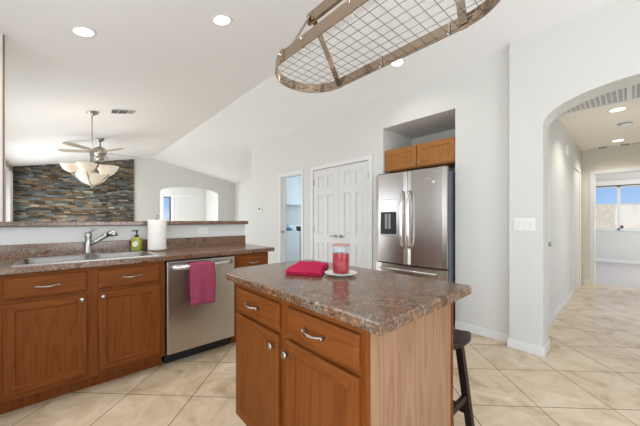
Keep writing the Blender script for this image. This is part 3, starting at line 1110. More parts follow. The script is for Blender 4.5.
# paper towel on its stand
pt = thing('paper_towel_holder', 'white paper towel roll on an upright holder right of the soap', 'paper towel', (-3.005, 0.650, 0.9142))
bm = B(); lathe(bm, [(0, 0), (0.080, 0), (0.077, 0.004), (0.080, 0.010), (0, 0.012)], 0, 0, 0, 28); obj('base', bm, M['card'], pt)
bm = B(); lathe(bm, [(0.02, 0.0125), (0.077, 0.0125), (0.0775, 0.018), (0.0775, 0.287), (0.075, 0.292), (0.021, 0.292), (0.02, 0.0125)], 0, 0, 0, 36); obj('paper_roll', bm, M['paper'], pt)
bm = B(); lathe(bm, [(0, 0.01), (0.007, 0.01), (0.007, 0.300), (0.013, 0.304), (0.014, 0.316), (0.008, 0.322), (0.012, 0.328), (0.010, 0.336), (0, 0.338)], 0, 0, 0, 14); obj('post', bm, M['nickel'], pt)

# outlets on the half wall
def outlet(name, label, cat, loc, rz, gangs, kind, group=None):
    t = thing(name, label, cat, loc, rz, group)
    w_ = 0.07 + 0.046 * (gangs - 1)
    bm = B(); box(bm, -w_ / 2, w_ / 2, -0.006, 0, -0.057, 0.057, 0.003); obj('cover_plate', bm, M['white'], t)
    for g in range(gangs):
        cx = (g - (gangs - 1) / 2) * 0.046
        if kind == 'rocker':
            bm = B(); box(bm, cx - 0.016, cx + 0.016, -0.0095, -0.005, -0.033, 0.033, 0.002); obj('rocker', bm, M['trim'], t)
        else:
            for s in (-1, 1):
                bm = B(); box(bm, cx - 0.015, cx + 0.015, -0.0085, -0.005, s * 0.022 - 0.014, s * 0.022 + 0.014, 0.003); obj('socket', bm, M['trim'], t)
    return t
o = outlet('outlet', 'white outlet plate lying sideways on the half wall between ledge and backsplash', 'outlet', (-3.165, 1.13, 1.083), PI / 2, 1, 'socket')
o.rotation_euler = (0, PI / 2, PI / 2)
outlet('light_switch', 'wide white three gang light switch on the wall beside the arched hallway', 'light switch', (-0.655, AW, 1.163), 0, 3, 'rocker')
outlet('light_switch', 'single white light switch under the thermostat', 'light switch', (-5.50, WB, 1.13), 0, 1, 'rocker')
th = thing('thermostat', 'small white thermostat with dark display left of the laundry doorway', 'thermostat', (-5.52, WB, 1.42))
bm = B(); box(bm, -0.08, 0.08, -0.025, 0, -0.06, 0.06, 0.008); obj('case', bm, M['white'], th)
bm = B(); box(bm, -0.045, 0.03, -0.027, -0.024, -0.005, 0.035); obj('display', bm, M['dgrey'], th)

# ================================================================== island
il = thing('island_cabinet', 'oak kitchen island cabinet with two doors, two drawers and a pale end panel', 'cabinet', (-1.437, 0.695, 0))
IW, ID = 0.887, 0.605
z0 = 0.165
bm = B()
box(bm, 0, IW - 0.012, 0.018, ID, z0, 0.875)
box(bm, 0.03, IW - 0.012, 0.085, ID - 0.01, 0, z0)
for x0, x1 in ((0, 0.04), (0.412, 0.492), (IW - 0.055, IW)):
    box(bm, x0, x1, 0, 0.018, z0, 0.875)
for a, b_ in ((0.84, 0.875), (z0, 0.195), (0.70, 0.745)):
    box(bm, 0.04, IW - 0.055, 0.0005, 0.018, a, b_, mi=1)
obj('body', bm, OAK, il)
bm = B(); box(bm, IW - 0.012, IW, 0.018, ID, 0.0, 0.875)
obj('end_panel', bm, M['veneer'], il, 'pale pinkish oak end panel')
bm = B(); box(bm, IW - 0.012, IW + 0.006, ID, ID + 0.012, 0.0, 0.875)
obj('corner_strip', bm, M['oak'], il)
for i, (x0, x1) in enumerate(((0.022, 0.424), (0.480, 0.865))):
    bm = B(); panel_door(bm, x0, x1, 0.175, 0.712); dr = obj('door', bm, OAK, il)
    knob(dr, x1 - 0.030 if i == 0 else x0 + 0.020, -0.02, 0.664)
    bm = B(); slab_front(bm, x0, x1, 0.730, 0.848); dr = obj('drawer', bm, OAK, il)
    pull(dr, (x0 + x1) / 2 - 0.012, -0.02, 0.795, 0.10)

bm = B()
X0, X1, Y0, Y1 = -1.620, -0.477, 0.667, 1.353
cham = 0.107
ox, oy = -1.0, 1.0
prm = [(X0 + cham, Y0), (X1 - 0.004, Y0), (X1, Y0 + 0.004), (X1, Y1 - 0.01), (X1 - 0.01, Y1), (X0 + 0.02, Y1), (X0, Y1 - 0.02), (X0, Y0 + cham)]
cxm, cym = (X0 + X1) / 2, (Y0 + Y1) / 2
levels = [(0.8755, 0.003), (0.879, 0.0), (0.907, 0.0), (0.9115, 0.002), (0.914, 0.006)]
def inset(p, d):
    x, y = p
    x += d if x < cxm else -d
    y += d if y < cym else -d
    return x, y
rings = []
for z, d in levels:
    rings.append([bm.verts.new((inset(p, d)[0] - ox, inset(p, d)[1] - oy, z)) for p in prm])
fs = [bm.faces.new(rings[0]), bm.faces.new(rings[-1])]
for a, b_ in zip(rings, rings[1:]):
    for i in range(len(a)):
        fs.append(bm.faces.new((a[i], a[(i + 1) % len(a)], b_[(i + 1) % len(a)], b_[i])))
bmesh.ops.recalc_face_normals(bm, faces=fs)
o = obj('island_worktop', bm, M['lam'])
o.location = (ox, oy, 0)
tag(o, 'mottled brown laminate worktop with a clipped corner on the island', 'worktop')

# folded towel on the island
def folded_towel():
    bm = B()
    P = [(-1.237, 0.864), (-1.070, 0.978), (-1.297, 1.250), (-1.480, 1.170)]
    cx, cy = -1.26, 1.07
    nl = 3
    for L_ in range(nl):
        nx, ny = 14, 14
        g, gl = [], []
        zb_ = 0.9145 + L_ * 0.007
        sh = 0.004 * (L_ % 2)
        for j in range(ny + 1):
            r0, r1 = [], []
            for i in range(nx + 1):
                u, v_ = i / nx, j / ny
                x = (1 - u) * (1 - v_) * P[0][0] + u * (1 - v_) * P[1][0] + u * v_ * P[2][0] + (1 - u) * v_ * P[3][0]
                y = (1 - u) * (1 - v_) * P[0][1] + u * (1 - v_) * P[1][1] + u * v_ * P[2][1] + (1 - u) * v_ * P[3][1]
                x = cx + (x - cx) * (1 - sh * 8 * 0.5) + 0.004 * math.sin(v_ * 9 + L_)
                y = cy + (y - cy) * (1 - sh * 8 * 0.5) + 0.004 * math.sin(u * 7 + L_ * 2)
                e = min(u, 1 - u, v_, 1 - v_)
                rnd = 0.0035 * max(0.0, 1 - e * 12) ** 2
                swell = 0.012 * (L_ + 1) / nl * math.sin(PI * min(1, v_ * 1.1)) * v_ + 0.002 * math.sin(u * 11 + v_ * 8)
                lo = zb_ + rnd + (0 if L_ == 0 else swell * 0.9)
                hi = zb_ + 0.007 - rnd + swell
                r0.append(bm.verts.new((x + 1.26, y - 1.07, lo - 0.9145)))
                r1.append(bm.verts.new((x + 1.26, y - 1.07, max(hi, lo + 0.0015) - 0.9145)))
            g.append(r0); gl.append(r1)
        fs = []
        for j in range(ny):
            for i in range(nx):
                fs.append(bm.faces.new((gl[j][i], gl[j][i + 1], gl[j + 1][i + 1], gl[j + 1][i])))
                fs.append(bm.faces.new((g[j][i], g[j + 1][i], g[j + 1][i + 1], g[j][i + 1])))
        edge = [(j, 0) for j in range(ny)] + [(ny, i) for i in range(nx)] + [(j, nx) for j in range(ny, 0, -1)] + [(0, i) for i in range(nx, 0, -1)]
        for k in range(len(edge)):
            a, b_ = edge[k], edge[(k + 1) % len(edge)]
            fs.append(bm.faces.new((g[a[0]][a[1]], g[b_[0]][b_[1]], gl[b_[0]][b_[1]], gl[a[0]][a[1]])))
        bmesh.ops.recalc_face_normals(bm, faces=fs)
        for f in fs: f.smooth = True
    return bm
o = obj('folded_towel', folded_towel(), M['towel'])
o.location = (-1.26, 1.07, 0.9145)
tag(o, 'bright pink folded towel lying flat on the island worktop', 'towel')

# candle jar on a saucer
JX, JY = -1.035, 1.088
o = B()
lathe(o, [(0, 0), (0.045, 0), (0.048, 0.003), (0.060, 0.006), (0.083, 0.013), (0.087, 0.016), (0.083, 0.0165), (0.058, 0.0095), (0.046, 0.0065), (0, 0.006)], 0, 0, 0, 40)
o = obj('saucer', o, M['porcelain'])
o.location = (JX, JY, 0.9142)
tag(o, 'white porcelain saucer under the red candle jar', 'saucer')
cj = thing('candle_jar', 'clear glass jar candle with crimson wax standing on the white saucer', 'candle', (JX, JY, 0.9142 + 0.0062))
bm = B()
R = 0.0475
lathe(bm, [(0, 0.0), (R - 0.004, 0.0), (R, 0.004), (R, 0.140), (R - 0.003, 0.147), (R - 0.003, 0.150), (R - 0.0065, 0.150), (R - 0.0045, 0.140), (R - 0.0045, 0.009), (0, 0.008)], 0, 0, 0, 40)
obj('jar', bm, M['glass'], cj)
bm = B(); lathe(bm, [(0, 0.0085), (R - 0.006, 0.0085), (R - 0.005, 0.012), (R - 0.005, 0.108), (R - 0.008, 0.110), (0, 0.108)], 0, 0, 0, 32); obj('wax', bm, M['wax'], cj)
bm = B(); tube(bm, [(0, 0, 0.106), (0.001, 0, 0.114), (0.002, 0.001, 0.120)], 0.0012, 6); obj('wick', bm, M['black'], cj)
bm = B(); lathe(bm, [(0, 0.1505), (R - 0.001, 0.1505), (R, 0.152), (R, 0.157), (R - 0.002, 0.159), (0, 0.1595)], 0, 0, 0, 32); obj('lid', bm, M['lid'], cj)

# bar stool behind the island
st = thing('bar_stool', 'dark espresso wooden saddle stool behind the right end of the island', 'stool', (-0.785, 1.475, 0))
def saddle():
    bm = B()
    nx, ny = 20, 10
    A, D_ = 0.240, 0.132
    def P(i, j, top):
        u, v_ = -1 + 2 * i / nx, -1 + 2 * j / ny
        # rounded corners by squircle mapping
        k = 0.16
        x = u * A * (1 - k * v_ * v_ * abs(u) ** 6 * 0.5)
        y = v_ * D_ * (1 - k * u ** 6 * v_ * v_ * 1.6)
        e = max(abs(u), abs(v_))
        rnd = 0.010 * max(0, (e - 0.86) / 0.14) ** 2
        zt = 0.602 + 0.028 * abs(u) ** 2.2 - rnd
        zb_ = 0.572 + 0.012 * abs(u) ** 2.2 + rnd * 0.7
        return (x, y, zt if top else zb_)
    gt = [[bm.verts.new(P(i, j, True)) for i in range(nx + 1)] for j in range(ny + 1)]
    gb = [[bm.verts.new(P(i, j, False)) for i in range(nx + 1)] for j in range(ny + 1)]
    fs = []
    for j in range(ny):
        for i in range(nx):
            fs.append(bm.faces.new((gt[j][i], gt[j][i + 1], gt[j + 1][i + 1], gt[j + 1][i])))
            fs.append(bm.faces.new((gb[j][i], gb[j + 1][i], gb[j + 1][i + 1], gb[j][i + 1])))
    edge = [(j, 0) for j in range(ny)] + [(ny, i) for i in range(nx)] + [(j, nx) for j in range(ny, 0, -1)] + [(0, i) for i in range(nx, 0, -1)]
    for k in range(len(edge)):
        a, b_ = edge[k], edge[(k + 1) % len(edge)]
        fs.append(bm.faces.new((gt[a[0]][a[1]], gb[a[0]][a[1]], gb[b_[0]][b_[1]], gt[b_[0]][b_[1]])))
    bmesh.ops.recalc_face_normals(bm, faces=fs)
    for f in fs: f.smooth = True
    return bm
obj('seat', saddle(), M['dark_wood'], st)
def legp(sx, sy, z):
    k = 1 - z / 0.58
    return Vector((sx * (0.168 + 0.052 * k), sy * (0.080 + 0.055 * k), z))
for sx in (-1, 1):
    for sy in (-1, 1):
        bm = B(); bar(bm, legp(sx, sy, 0.0), legp(sx, sy, 0.590), 0.034, 0.034, (0, 1, 0)); obj('leg', bm, M['dark_wood'], st)
for sx in (-1, 1):
    bm = B(); bar(bm, legp(sx, -1, 0.27), legp(sx, 1, 0.27), 0.018, 0.034); obj('stretcher', bm, M['dark_wood'], st)
for sy in (-1, 1):
    bm = B(); bar(bm, legp(-1, sy, 0.19), legp(1, sy, 0.19), 0.018, 0.034); obj('stretcher', bm, M['dark_wood'], st)

# ================================================================== fridge and the cabinet over it
fr = thing('refrigerator', 'stainless steel french door refrigerator with ice dispenser in the wall niche', 'refrigerator', (-2.262, 3.033, 0))
FW = 0.928
bm = B(); box(bm, 0.006, FW - 0.006, 0.075, 0.82, 0.03, 1.745, 0.006); box(bm, 0.03, FW - 0.03, 0.09, 0.78, 0.0, 0.03)
obj('case', bm, M['fridge_side'], fr, 'blue grey casing')
bm = B(); box(bm, 0.0, FW, 0.058, 0.074, 0.06, 1.76); obj('gasket', bm, M['black'], fr)
def bowed_door(bm, x0, x1, z0, z1, bow=0.012, holes=None):
    n = 10
    pts = []
    for i in range(n + 1):
        u = i / n
        x = x0 + (x1 - x0) * u
        X = (x - FW / 2) / (FW / 2)
        e = min(u, 1 - u)
        y = bow * X * X + 0.010 * max(0, 1 - e * 18) ** 2
        pts.append((x, y))
    pts += [(x1, 0.058), (x0, 0.058)]
    fs = prism(bm, pts, 'z', z0, z1)
    for f in fs:
        if abs(f.normal.z) < 0.5: f.smooth = False
    return bm
bm = B(); bowed_door(bm, 0.0, FW / 2 - 0.0025, 0.668, 1.784); dl = obj('door', bm, M['steel'], fr)
bm = B(); bowed_door(bm, FW / 2 + 0.0025, FW, 0.668, 1.784); dr_ = obj('door', bm, M['steel'], fr)
bm = B(); bowed_door(bm, 0.0, FW, 0.06, 0.652); fz = obj('freezer_drawer', bm, M['steel'], fr)
def fridge_handle(parent, x):
    bm = B()
    pts = []
    for i in range(19):
        u = -1 + 2 * i / 18
        pts.append((x, -0.062 + 0.05 * abs(u) ** 6, 1.205 + u * 0.335))
    tube(bm, pts, 0.017, 12, flat=1.1)
    obj('handle', bm, M['handle_steel'], parent)
fridge_handle(dl, FW / 2 - 0.045)
fridge_handle(dr_, FW / 2 + 0.045)
bm = B()
tube(bm, [(0.09, 0.004, 0.60), (0.12, -0.045, 0.605), (FW / 2, -0.055, 0.605), (FW - 0.12, -0.045, 0.605), (FW - 0.09, 0.004, 0.60)], 0.0135, 10)
obj('handle', bm, M['steel_h'], fz)
# dispenser: raised bezel with dark cavity
dp0, dp1 = 0.072, 0.334
bm = B()
za, zb2 = 1.02, 1.30
box(bm, dp0, dp1, -0.001, 0.012, zb2, 1.30 + 0.16, 0.004)          # control panel
box(bm, dp0, dp0 + 0.014, -0.001, 0.012, za, zb2)
box(bm, dp1 - 0.014, dp1, -0.001, 0.012, za, zb2)
box(bm, dp0, dp1, -0.012, 0.012, za - 0.02, za + 0.004, 0.003)
dsp = obj('dispenser', bm, M['steel_h'], dl)
bm = B(); box(bm, dp0 + 0.014, dp1 - 0.014, 0.001, 0.0125, za + 0.004, zb2); obj('cavity', bm, M['black'], dsp, 'black dispenser recess')
bm = B(); box(bm, dp0 + 0.085, dp0 + 0.12, -0.012, 0.002, za + 0.07, zb2 - 0.02, 0.004); box(bm, dp0 + 0.135, dp0 + 0.17, -0.012, 0.002, za + 0.07, zb2 - 0.02, 0.004); obj('paddle', bm, M['grey'], dsp, 'grey paddles')
# badge and sticker
bm = B(); box(bm, 0.695, 0.765, 0.0005, 0.006, 1.660, 1.672, 0.001); obj('badge', bm, M['chrome'], dr_)
bm = B(); lathe(bm, [(0, 0.004), (0.016, 0.004), (0.016, 0.0005), (0, 0.0)], 0.790, 0.001, 1.630, 18, axis='y'); obj('sticker', bm, M['sticker'], dr_, 'round white sticker')
for x in (0.03, FW - 0.09):
    bm = B(); box(bm, x, x + 0.06, 0.02, 0.10, 1.784, 1.797, 0.003); obj('hinge_cover', bm, M['dgrey'], fr)

oc = thing('overhead_cabinet', 'short honey oak two door cabinet above the refrigerator', 'cabinet', (-2.266, 3.262, 1.855))
OW, OH = 0.950, 0.290
HON = [M['maple'], M['maple_h']]
bm = B(); box(bm, 0, OW, 0.018, 0.32, 0, OH)
for x0, x1 in ((0, 0.03), (OW - 0.03, OW), (OW / 2 - 0.02, OW / 2 + 0.02)): box(bm, x0, x1, 0, 0.018, 0, OH)
for a, b_ in ((0, 0.02), (OH - 0.02, OH)): box(bm, 0.03, OW - 0.03, 0.0005, 0.018, a, b_, mi=1)
obj('body', bm, HON, oc)
for i, (x0, x1) in enumerate(((0.008, OW / 2 - 0.006), (OW / 2 + 0.006, OW - 0.008))):
    bm = B(); panel_door(bm, x0, x1, 0.010, OH - 0.010, st=0.055); dr = obj('door', bm, HON, oc)
    knob(dr, x1 - 0.03 if i == 0 else x0 + 0.03, -0.02, 0.05)

# ================================================================== pot rack over the island
pr = thing('pot_rack', 'long oval hanging pot rack with wire grid above the island', 'pot rack', (-0.825, 1.025, 2.01))
hl, rr_ = 0.357, 0.211          # half straight length, end radius
def oval(r, n=24):
    out = []
    for i in range(n + 1):
        a = -PI / 2 + PI * i / n
        out.append((hl + r * math.cos(a), r * math.sin(a)))
    for i in range(n + 1):
        a = PI / 2 + PI * i / n
        out.append((-hl + r * math.cos(a), r * math.sin(a)))
    return out
bm = B()
po, pi_ = oval(rr_), oval(rr_ - 0.005)
n = len(po)
vv = [[bm.verts.new((p[0], p[1], z)) for p in q] for q, z in ((po, -0.005), (po, 0.05), (pi_, 0.05), (pi_, -0.005))]
for k in range(4):
    a, b_ = vv[k], vv[(k + 1) % 4]
    for i in range(n):
        bm.faces.new((a[i], a[(i + 1) % n], b_[(i + 1) % n], b_[i]))
bmesh.ops.recalc_face_normals(bm, faces=bm.faces[:])
obj('band', bm, M['rack'], pr)
bm = B()
zg = 0.020
ys = [(-3.5 + i) * 0.0525 for i in range(8)]
for y in ys:
    x = hl + math.sqrt(max(0, (rr_ - 0.004) ** 2 - y * y))
    tube(bm, [(-x, y, zg), (x, y, zg)], 0.0016, 6)
nx = 22
for i in range(nx):
    x = (-(nx - 1) / 2 + i) * 0.0505
    y = rr_ - 0.004 if abs(x) <= hl else math.sqrt(max(0, (rr_ - 0.004) ** 2 - (abs(x) - hl) ** 2))
    if y > 0.03:
        tube(bm, [(x, -y, zg + 0.004), (x, y, zg + 0.004)], 0.0016, 6)
obj('wire_grid', bm, M['wire'], pr)
for sx in (-1, 1):
    for sy in (-1, 1):
        bm = B()
        bar(bm, (sx * hl, sy * (rr_ - 0.008), 0.012), (sx * (hl + 0.02), sy * 0.012, 0.335), 0.034, 0.004, (0, sy, 0.5))
        obj('strap', bm, M['rack'], pr)
        bm = B(); box(bm, sx * hl - 0.016, sx * hl + 0.016, sy * rr_ - 0.006, sy * rr_ + 0.006, -0.004, 0.054, 0.002)
        lathe(bm, [(0, -0.004), (0.007, -0.003), (0.007, 0.010), (0, 0.011)], sx * hl, sy * rr_ + (0.002 if sy > 0 else -0.009), 0.026, 10, axis='y')
        obj('joint_clamp', bm, M['rack'], pr)
bm = B(); box(bm, -hl - 0.045, hl + 0.045, -0.010, 0.010, 0.296, 0.358, 0.003)
obj('top_bar', bm, M['rack'], pr)
for sx in (-1, 1):
    bm = B(); box(bm, sx * (hl + 0.022) - 0.024, sx * (hl + 0.022) + 0.024, -0.016, 0.016, 0.300, 0.356, 0.008)
    lathe(bm, [(0, -0.022), (0.008, -0.021), (0.008, 0.021), (0, 0.022)], sx * (hl + 0.022), 0, 0.33, 10, axis='y')
    obj('bracket', bm, M['rack'], pr)
    zt = zc(1.025) - 2.01
    bm = B(); tube(bm, [(sx * 0.22, 0, 0.35), (sx * 0.22, 0, zt - 0.01)], 0.006, 8)
    lathe(bm, [(0, zt + 0.004), (0.035, zt + 0.004), (0.035, zt - 0.012), (0.01, zt - 0.02), (0, zt - 0.02)], sx * 0.22, 0, 0, 16)
    obj('hanging_rod', bm, M['rack'], pr)
for x, s in ((-0.20, -1), (0.30, 1), (0.10, -1), (-0.05, 1), (0.36, -1)):
    bm = B()
    yb = s * (rr_ - 0.002)
    pts = [(x, yb + s * 0.006, 0.030), (x, yb + s * 0.006, 0.054), (x, yb - s * 0.004, 0.056), (x, yb - s * 0.010, 0.045), (x, yb - s * 0.010, 0.0), (x, yb - s * 0.016, -0.014), (x, yb - s * 0.026, -0.008)]
    tube(bm, pts, 0.0022, 6)
    obj('hook', bm, M['chrome'], pr)

# ================================================================== ceiling fittings
def downlight(label, x, y, z, slope, power, group, r=0.083):
    t = thing('recessed_light', label, 'ceiling light', (x, y, z), 0, group)
    t.rotation_euler = (slope, 0, 0)
    bm = B(); lathe(bm, [(r - 0.018, -0.004), (r, -0.004), (r + 0.006, -0.001), (r + 0.006, 0.002), (r - 0.018, 0.002), (r - 0.018, -0.004)], 0, 0, 0, 32); obj('trim_ring', bm, M['white'], t)
    bm = B(); lathe(bm, [(0, -0.006), (r - 0.03, -0.0055), (r - 0.016, -0.002), (r - 0.016, 0.001), (0, 0.001)], 0, 0, 0, 28); obj('lens', bm, M['lamp'], t)
    d = bpy.data.lights.new('recessed_lamp', 'SPOT'); d.energy = power; d.spot_size = math.radians(140); d.spot_blend = 0.6
    d.shadow_soft_size = 0.07; d.color = (1.0, 0.95, 0.87)
    lo = bpy.data.objects.new('recessed_lamp', d); C.objects.link(lo); lo.location = (x, y, z - 0.03)
    return t
sl = math.atan(0.215)
G = 'recessed ceiling lights in the kitchen'
downlight('round recessed light nearest above the sink, tilted in the sloping ceiling', -2.915, 0.113, zc(0.113), sl, 34, G)
downlight('round recessed light high above the dishwasher, left of the pot rack', -2.31, 0.982, zc(0.982), sl, 30, G)
downlight('round recessed light just past the lower rail of the pot rack', -1.752, 2.747, zc(2.747), -math.atan(0.2045), 7, G)
G = 'recessed ceiling lights in the hall'
downlight('nearer round ceiling light in the hall behind the arch', -0.106, 4.816, 2.5, 0, 26, G)
downlight('farther round ceiling light in the hall before the bedroom door', -0.142, 6.717, 2.5, 0, 26, G)

# hall return grille, smoke detector, far vent, sensor
gr = thing('return_grille', 'large white louvred return air grille in the hall ceiling behind the arch', 'vent', (-0.01, 4.20, 2.5))
bm = B(); box(bm, -0.56, 0.56, -0.32, 0.32, -0.002, -0.0005); obj('backing', bm, M['grille_dark'], gr)
bm = B()
for a in ((-0.58, 0.58, 0.30, 0.335), (-0.58, 0.58, -0.335, -0.30), (-0.58, -0.55, -0.335, 0.335), (0.55, 0.58, -0.335, 0.335), (-0.018, 0.018, -0.3, 0.3)):
    box(bm, *a, -0.008, 0.0, 0.002)
obj('frame', bm, M['white'], gr)
bm = B()
for i in range(20):
    y = -0.29 + i * 0.0305
    box(bm, -0.55, 0.55, y - 0.007, y + 0.007, -0.0045, -0.0025)
for i in range(27):
    x = -0.55 + i * 0.0423
    box(bm, x - 0.006, x + 0.006, -0.3, 0.3, -0.004, -0.002)
obj('louvres', bm, M['white'], gr)
sd = thing('smoke_detector', 'round white smoke detector on the hall ceiling between the two lights', 'smoke detector', (-0.054, 5.567, 2.5))
bm = B(); lathe(bm, [(0, -0.04), (0.05, -0.04), (0.065, -0.03), (0.068, -0.008), (0.075, 0), (0, 0)], 0, 0, 0, 24); obj('housing', bm, M['white'], sd)
bm = B(); lathe(bm, [(0.0665, -0.022), (0.0695, -0.022), (0.0695, -0.012), (0.0665, -0.012)], 0, 0, 0, 24); obj('slot_ring', bm, M['grey'], sd)
hv = thing('ceiling_vent', 'flat white supply vent at the far end of the hall ceiling', 'vent', (-0.20, 7.12, 2.5))
bm = B(); box(bm, -0.36, 0.36, -0.1, 0.1, -0.008, 0, 0.002); obj('frame', bm, M['white'], hv)
for i in range(5):
    bm = B(); box(bm, -0.33 + i * 0.135, -0.22 + i * 0.135, -0.075, 0.075, -0.010, -0.007); obj('slat_panel', bm, M['grey'] if i % 2 else M['wall_hall'], hv)
o = B(); box(o, -0.63, -0.595, 5.20, 5.36, 2.11, 2.25, 0.006); o = obj('door_chime', o, M['white'])
tag(o, 'small white box high on the left wall of the hall', 'chime')

# dining ceiling vent
dv = thing('ceiling_vent', 'small ceiling vent with dark louvres right of the chandelier stem', 'vent', (-5.056, 0.645, zc(0.645)))
dv.rotation_euler = (sl, 0, 0)
bm = B(); box(bm, -0.08, 0.08, -0.155, 0.155, -0.010, 0.0, 0.002); obj('frame', bm, M['white'], dv)
for y0, y1, m_ in ((-0.142, -0.07, 'grey'), (-0.058, 0.048, 'grey'), (0.06, 0.142, 'white')):
    bm = B()
    for k in range(5):
        bar(bm, (-0.07 + k * 0.035, y0, -0.012), (-0.07 + k * 0.035, y1, -0.012), 0.024, 0.003, (0.6, 0, 1))
    obj('louvre_panel', bm, M[m_], dv)

# chandelier over the dining area
ch = thing('chandelier', 'dining chandelier with upturned frosted glass bowl shades on a thin stem', 'chandelier', (-5.154, 0.293, 0))
zt = zc(0.293)
bm = B(); lathe(bm, [(0, zt + 0.01), (0.075, zt + 0.01), (0.075, zt - 0.01), (0.03, zt - 0.04), (0.008, zt - 0.06), (0, zt - 0.06)], 0, 0, 0, 20); obj('canopy', bm, M['nickel'], ch)
bm = B(); tube(bm, [(0, 0, zt - 0.05), (0, 0, 2.18)], 0.006, 8); obj('stem', bm, M['nickel'], ch)
bm = B(); lathe(bm, [(0, 2.20), (0.02, 2.19), (0.03, 2.14), (0.018, 2.08), (0.026, 2.0), (0.02, 1.86), (0.012, 1.72), (0.016, 1.68), (0.004, 1.645), (0, 1.64)], 0, 0, 0, 14); obj('hub', bm, M['nickel'], ch)
bm = B(); lathe(bm, [(0.02, 1.695), (0.08, 1.715), (0.14, 1.76), (0.175, 1.815), (0.19, 1.85), (0.185, 1.852), (0.168, 1.82), (0.135, 1.768), (0.078, 1.725), (0.02, 1.705)], 0, 0, 0, 32)
obj('centre_bowl', bm, M['shade'], ch, 'wide frosted glass bowl at the bottom')
for k in range(5):
    a = math.radians(-18 + 72 * k)
    c, s = math.cos(a), math.sin(a)
    bm = B()
    pts = []
    for i in range(9):
        u = i / 8
        r = 0.02 + 0.21 * u
        pts.append((c * r, s * r, 1.685 + 0.175 * u ** 1.3))
    tube(bm, pts, 0.008, 8)
    arm = obj('arm', bm, M['nickel'], ch)
    bm = B()
    cx, cy = c * 0.225, s * 0.225
    lathe(bm, [(0.018, 1.855), (0.05, 1.868), (0.085, 1.898), (0.108, 1.942), (0.118, 1.972), (0.113, 1.972), (0.103, 1.945), (0.08, 1.905), (0.047, 1.876), (0.018, 1.864)], cx, cy, 0, 22)
    obj('shade', bm, M['shade'], arm)
d = bpy.data.lights.new('chandelier_glow', 'POINT'); d.energy = 3; d.shadow_soft_size = 0.2; d.color = (1, 0.88, 0.72)
lo = bpy.data.objects.new('chandelier_glow', d); C.objects.link(lo); lo.location = (-5.154, 0.293, 2.12)

# ceiling fan further back
fn = thing('ceiling_fan', 'grey ceiling fan behind the chandelier in the family room', 'fan', (-6.96, 0.517, 0))
zt = zc(0.517)
bm = B(); lathe(bm, [(0, zt + 0.01), (0.07, zt + 0.01), (0.065, zt - 0.03), (0.02, zt - 0.06), (0.013, zt - 0.06), (0.013, 2.60), (0, 2.60)], 0, 0, 0, 18); obj('canopy', bm, M['nickel'], fn)
bm = B(); lathe(bm, [(0, 2.62), (0.06, 2.61), (0.105, 2.57), (0.11, 2.50), (0.08, 2.45), (0.05, 2.44), (0.07, 2.42), (0.06, 2.37), (0, 2.35)], 0, 0, 0, 24); obj('motor', bm, M['nickel'], fn)
for k in range(5):
    a = math.radians(23.6 + 72 * k)
    bm = B()
    prof = [(0.17, -0.045), (0.30, -0.06), (0.60, -0.068), (0.68, -0.05), (0.70, 0.0), (0.68, 0.05), (0.60, 0.068), (0.30, 0.06), (0.17, 0.045)]
    fs = prism(bm, prof, 'z', 2.518, 2.526)
    bmesh.ops.rotate(bm, verts=bm.verts[:], cent=(0, 0, 2.52), matrix=Matrix.Rotation(math.radians(10), 3, 'X'))
    bar(bm, (0.06, 0, 2.50), (0.22, 0, 2.515), 0.03, 0.006)
    bmesh.ops.rotate(bm, verts=bm.verts[:], cent=(0, 0, 0), matrix=Matrix.Rotation(a, 3, 'Z'))
    obj('blade', bm, M['blade'], fn)

# vertical blinds stacked beside the stone wall
vb = thing('vertical_blinds', 'white vertical blinds stacked at the left end of the stone wall', 'blinds', (-9.42, -0.985, 0))
bm = B(); box(bm, -0.52, 2.4, 0.0, 0.07, 2.30, 2.36, 0.004); obj('head_rail', bm, M['white'], vb)
bm = B(); box(bm, -0.002, 0.03, 0.07, 0.075, 2.305, 2.345); obj('rail_clip', bm, M['dgrey'], vb)
for i in range(12):
    bm = B()
    x = -0.50 + i * 0.042
    bar(bm, (x, 0.042, 0.03), (x, 0.042, 2.30), 0.085, 0.002, (0.75, 0.66, 0))
    obj('vane', bm, M['blind'], vb)

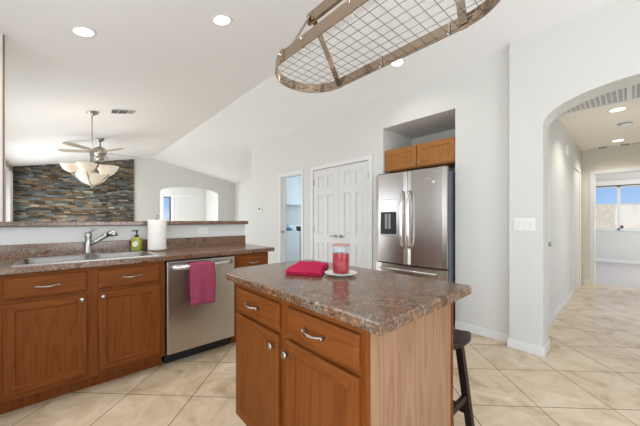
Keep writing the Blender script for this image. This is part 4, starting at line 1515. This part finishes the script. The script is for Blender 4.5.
# ================================================================== laundry room
def washer(name, label, y0, rd):
    t = thing(name, label, 'laundry machine', (-5.20, y0, 0), PI / 2)
    bm = B(); box(bm, 0, 0.68, 0.0, 0.63, 0.02, 0.93, 0.012, seg=3); box(bm, 0.03, 0.65, 0.03, 0.6, 0, 0.02); obj('body', bm, M['white_app'], t)
    bm = B(); box(bm, 0.0, 0.68, 0.50, 0.63, 0.93, 1.06, 0.012); cp = obj('control_panel', bm, M['white_app'], t)
    bm = B(); lathe(bm, [(0, -0.02), (0.03, -0.018), (0.032, 0), (0, 0)], 0.5, 0.50, 0.99, 16, axis='y'); obj('dial', bm, M['grey'], cp)
    bm = B()
    if rd:
        box(bm, 0.08, 0.60, -0.008, 0.0, 0.28, 0.80, 0.006)
    else:
        box(bm, 0.05, 0.63, 0.06, 0.48, 0.93, 0.945, 0.006)
    obj('door', bm, M['white_app'], t)
washer('washing_machine', 'white washing machine seen through the laundry doorway', 3.40, False)
washer('clothes_dryer', 'white clothes dryer beyond the washing machine', 4.12, True)
lc = thing('laundry_cabinet', 'pale wall cabinet over the washing machine in the laundry room', 'cabinet', (-5.50, 3.36, 1.56), PI / 2)
bm = B(); box(bm, 0, 1.5, 0.02, 0.345, 0, 0.76); obj('body', bm, M['white_app'], lc)
for i in range(3):
    bm = B(); panel_door(bm, 0.004 + i * 0.5, 0.496 + i * 0.5, 0.004, 0.756); dr = obj('door', bm, [M['white_app']] * 2, lc)
t = thing('laundry_basket', 'small dark basket on top of the clothes dryer in the laundry room', 'basket', (-5.42, 4.24, 0.9305))
bm = B(); lathe(bm, [(0, 0), (0.07, 0), (0.09, 0.10), (0.085, 0.10), (0.066, 0.006), (0, 0.006)], 0, 0, 0, 18); obj('basket', bm, M['dgrey'], t)
bm = B(); lathe(bm, [(0.087, 0.096), (0.094, 0.096), (0.094, 0.106), (0.087, 0.106), (0.087, 0.096)], 0, 0, 0, 18); obj('rim', bm, M['black'], t)
o = B(); lathe(o, [(0, 0), (0.10, 0), (0.115, 0.03), (0.10, 0.055), (0.06, 0.07), (0, 0.072)], 0, 0, 0, 20)
o = obj('folded_cloth', o, M['blue']); o.location = (-5.42, 3.88, 0.9455)
tag(o, 'blue bundle lying on the washing machine', 'cloth')
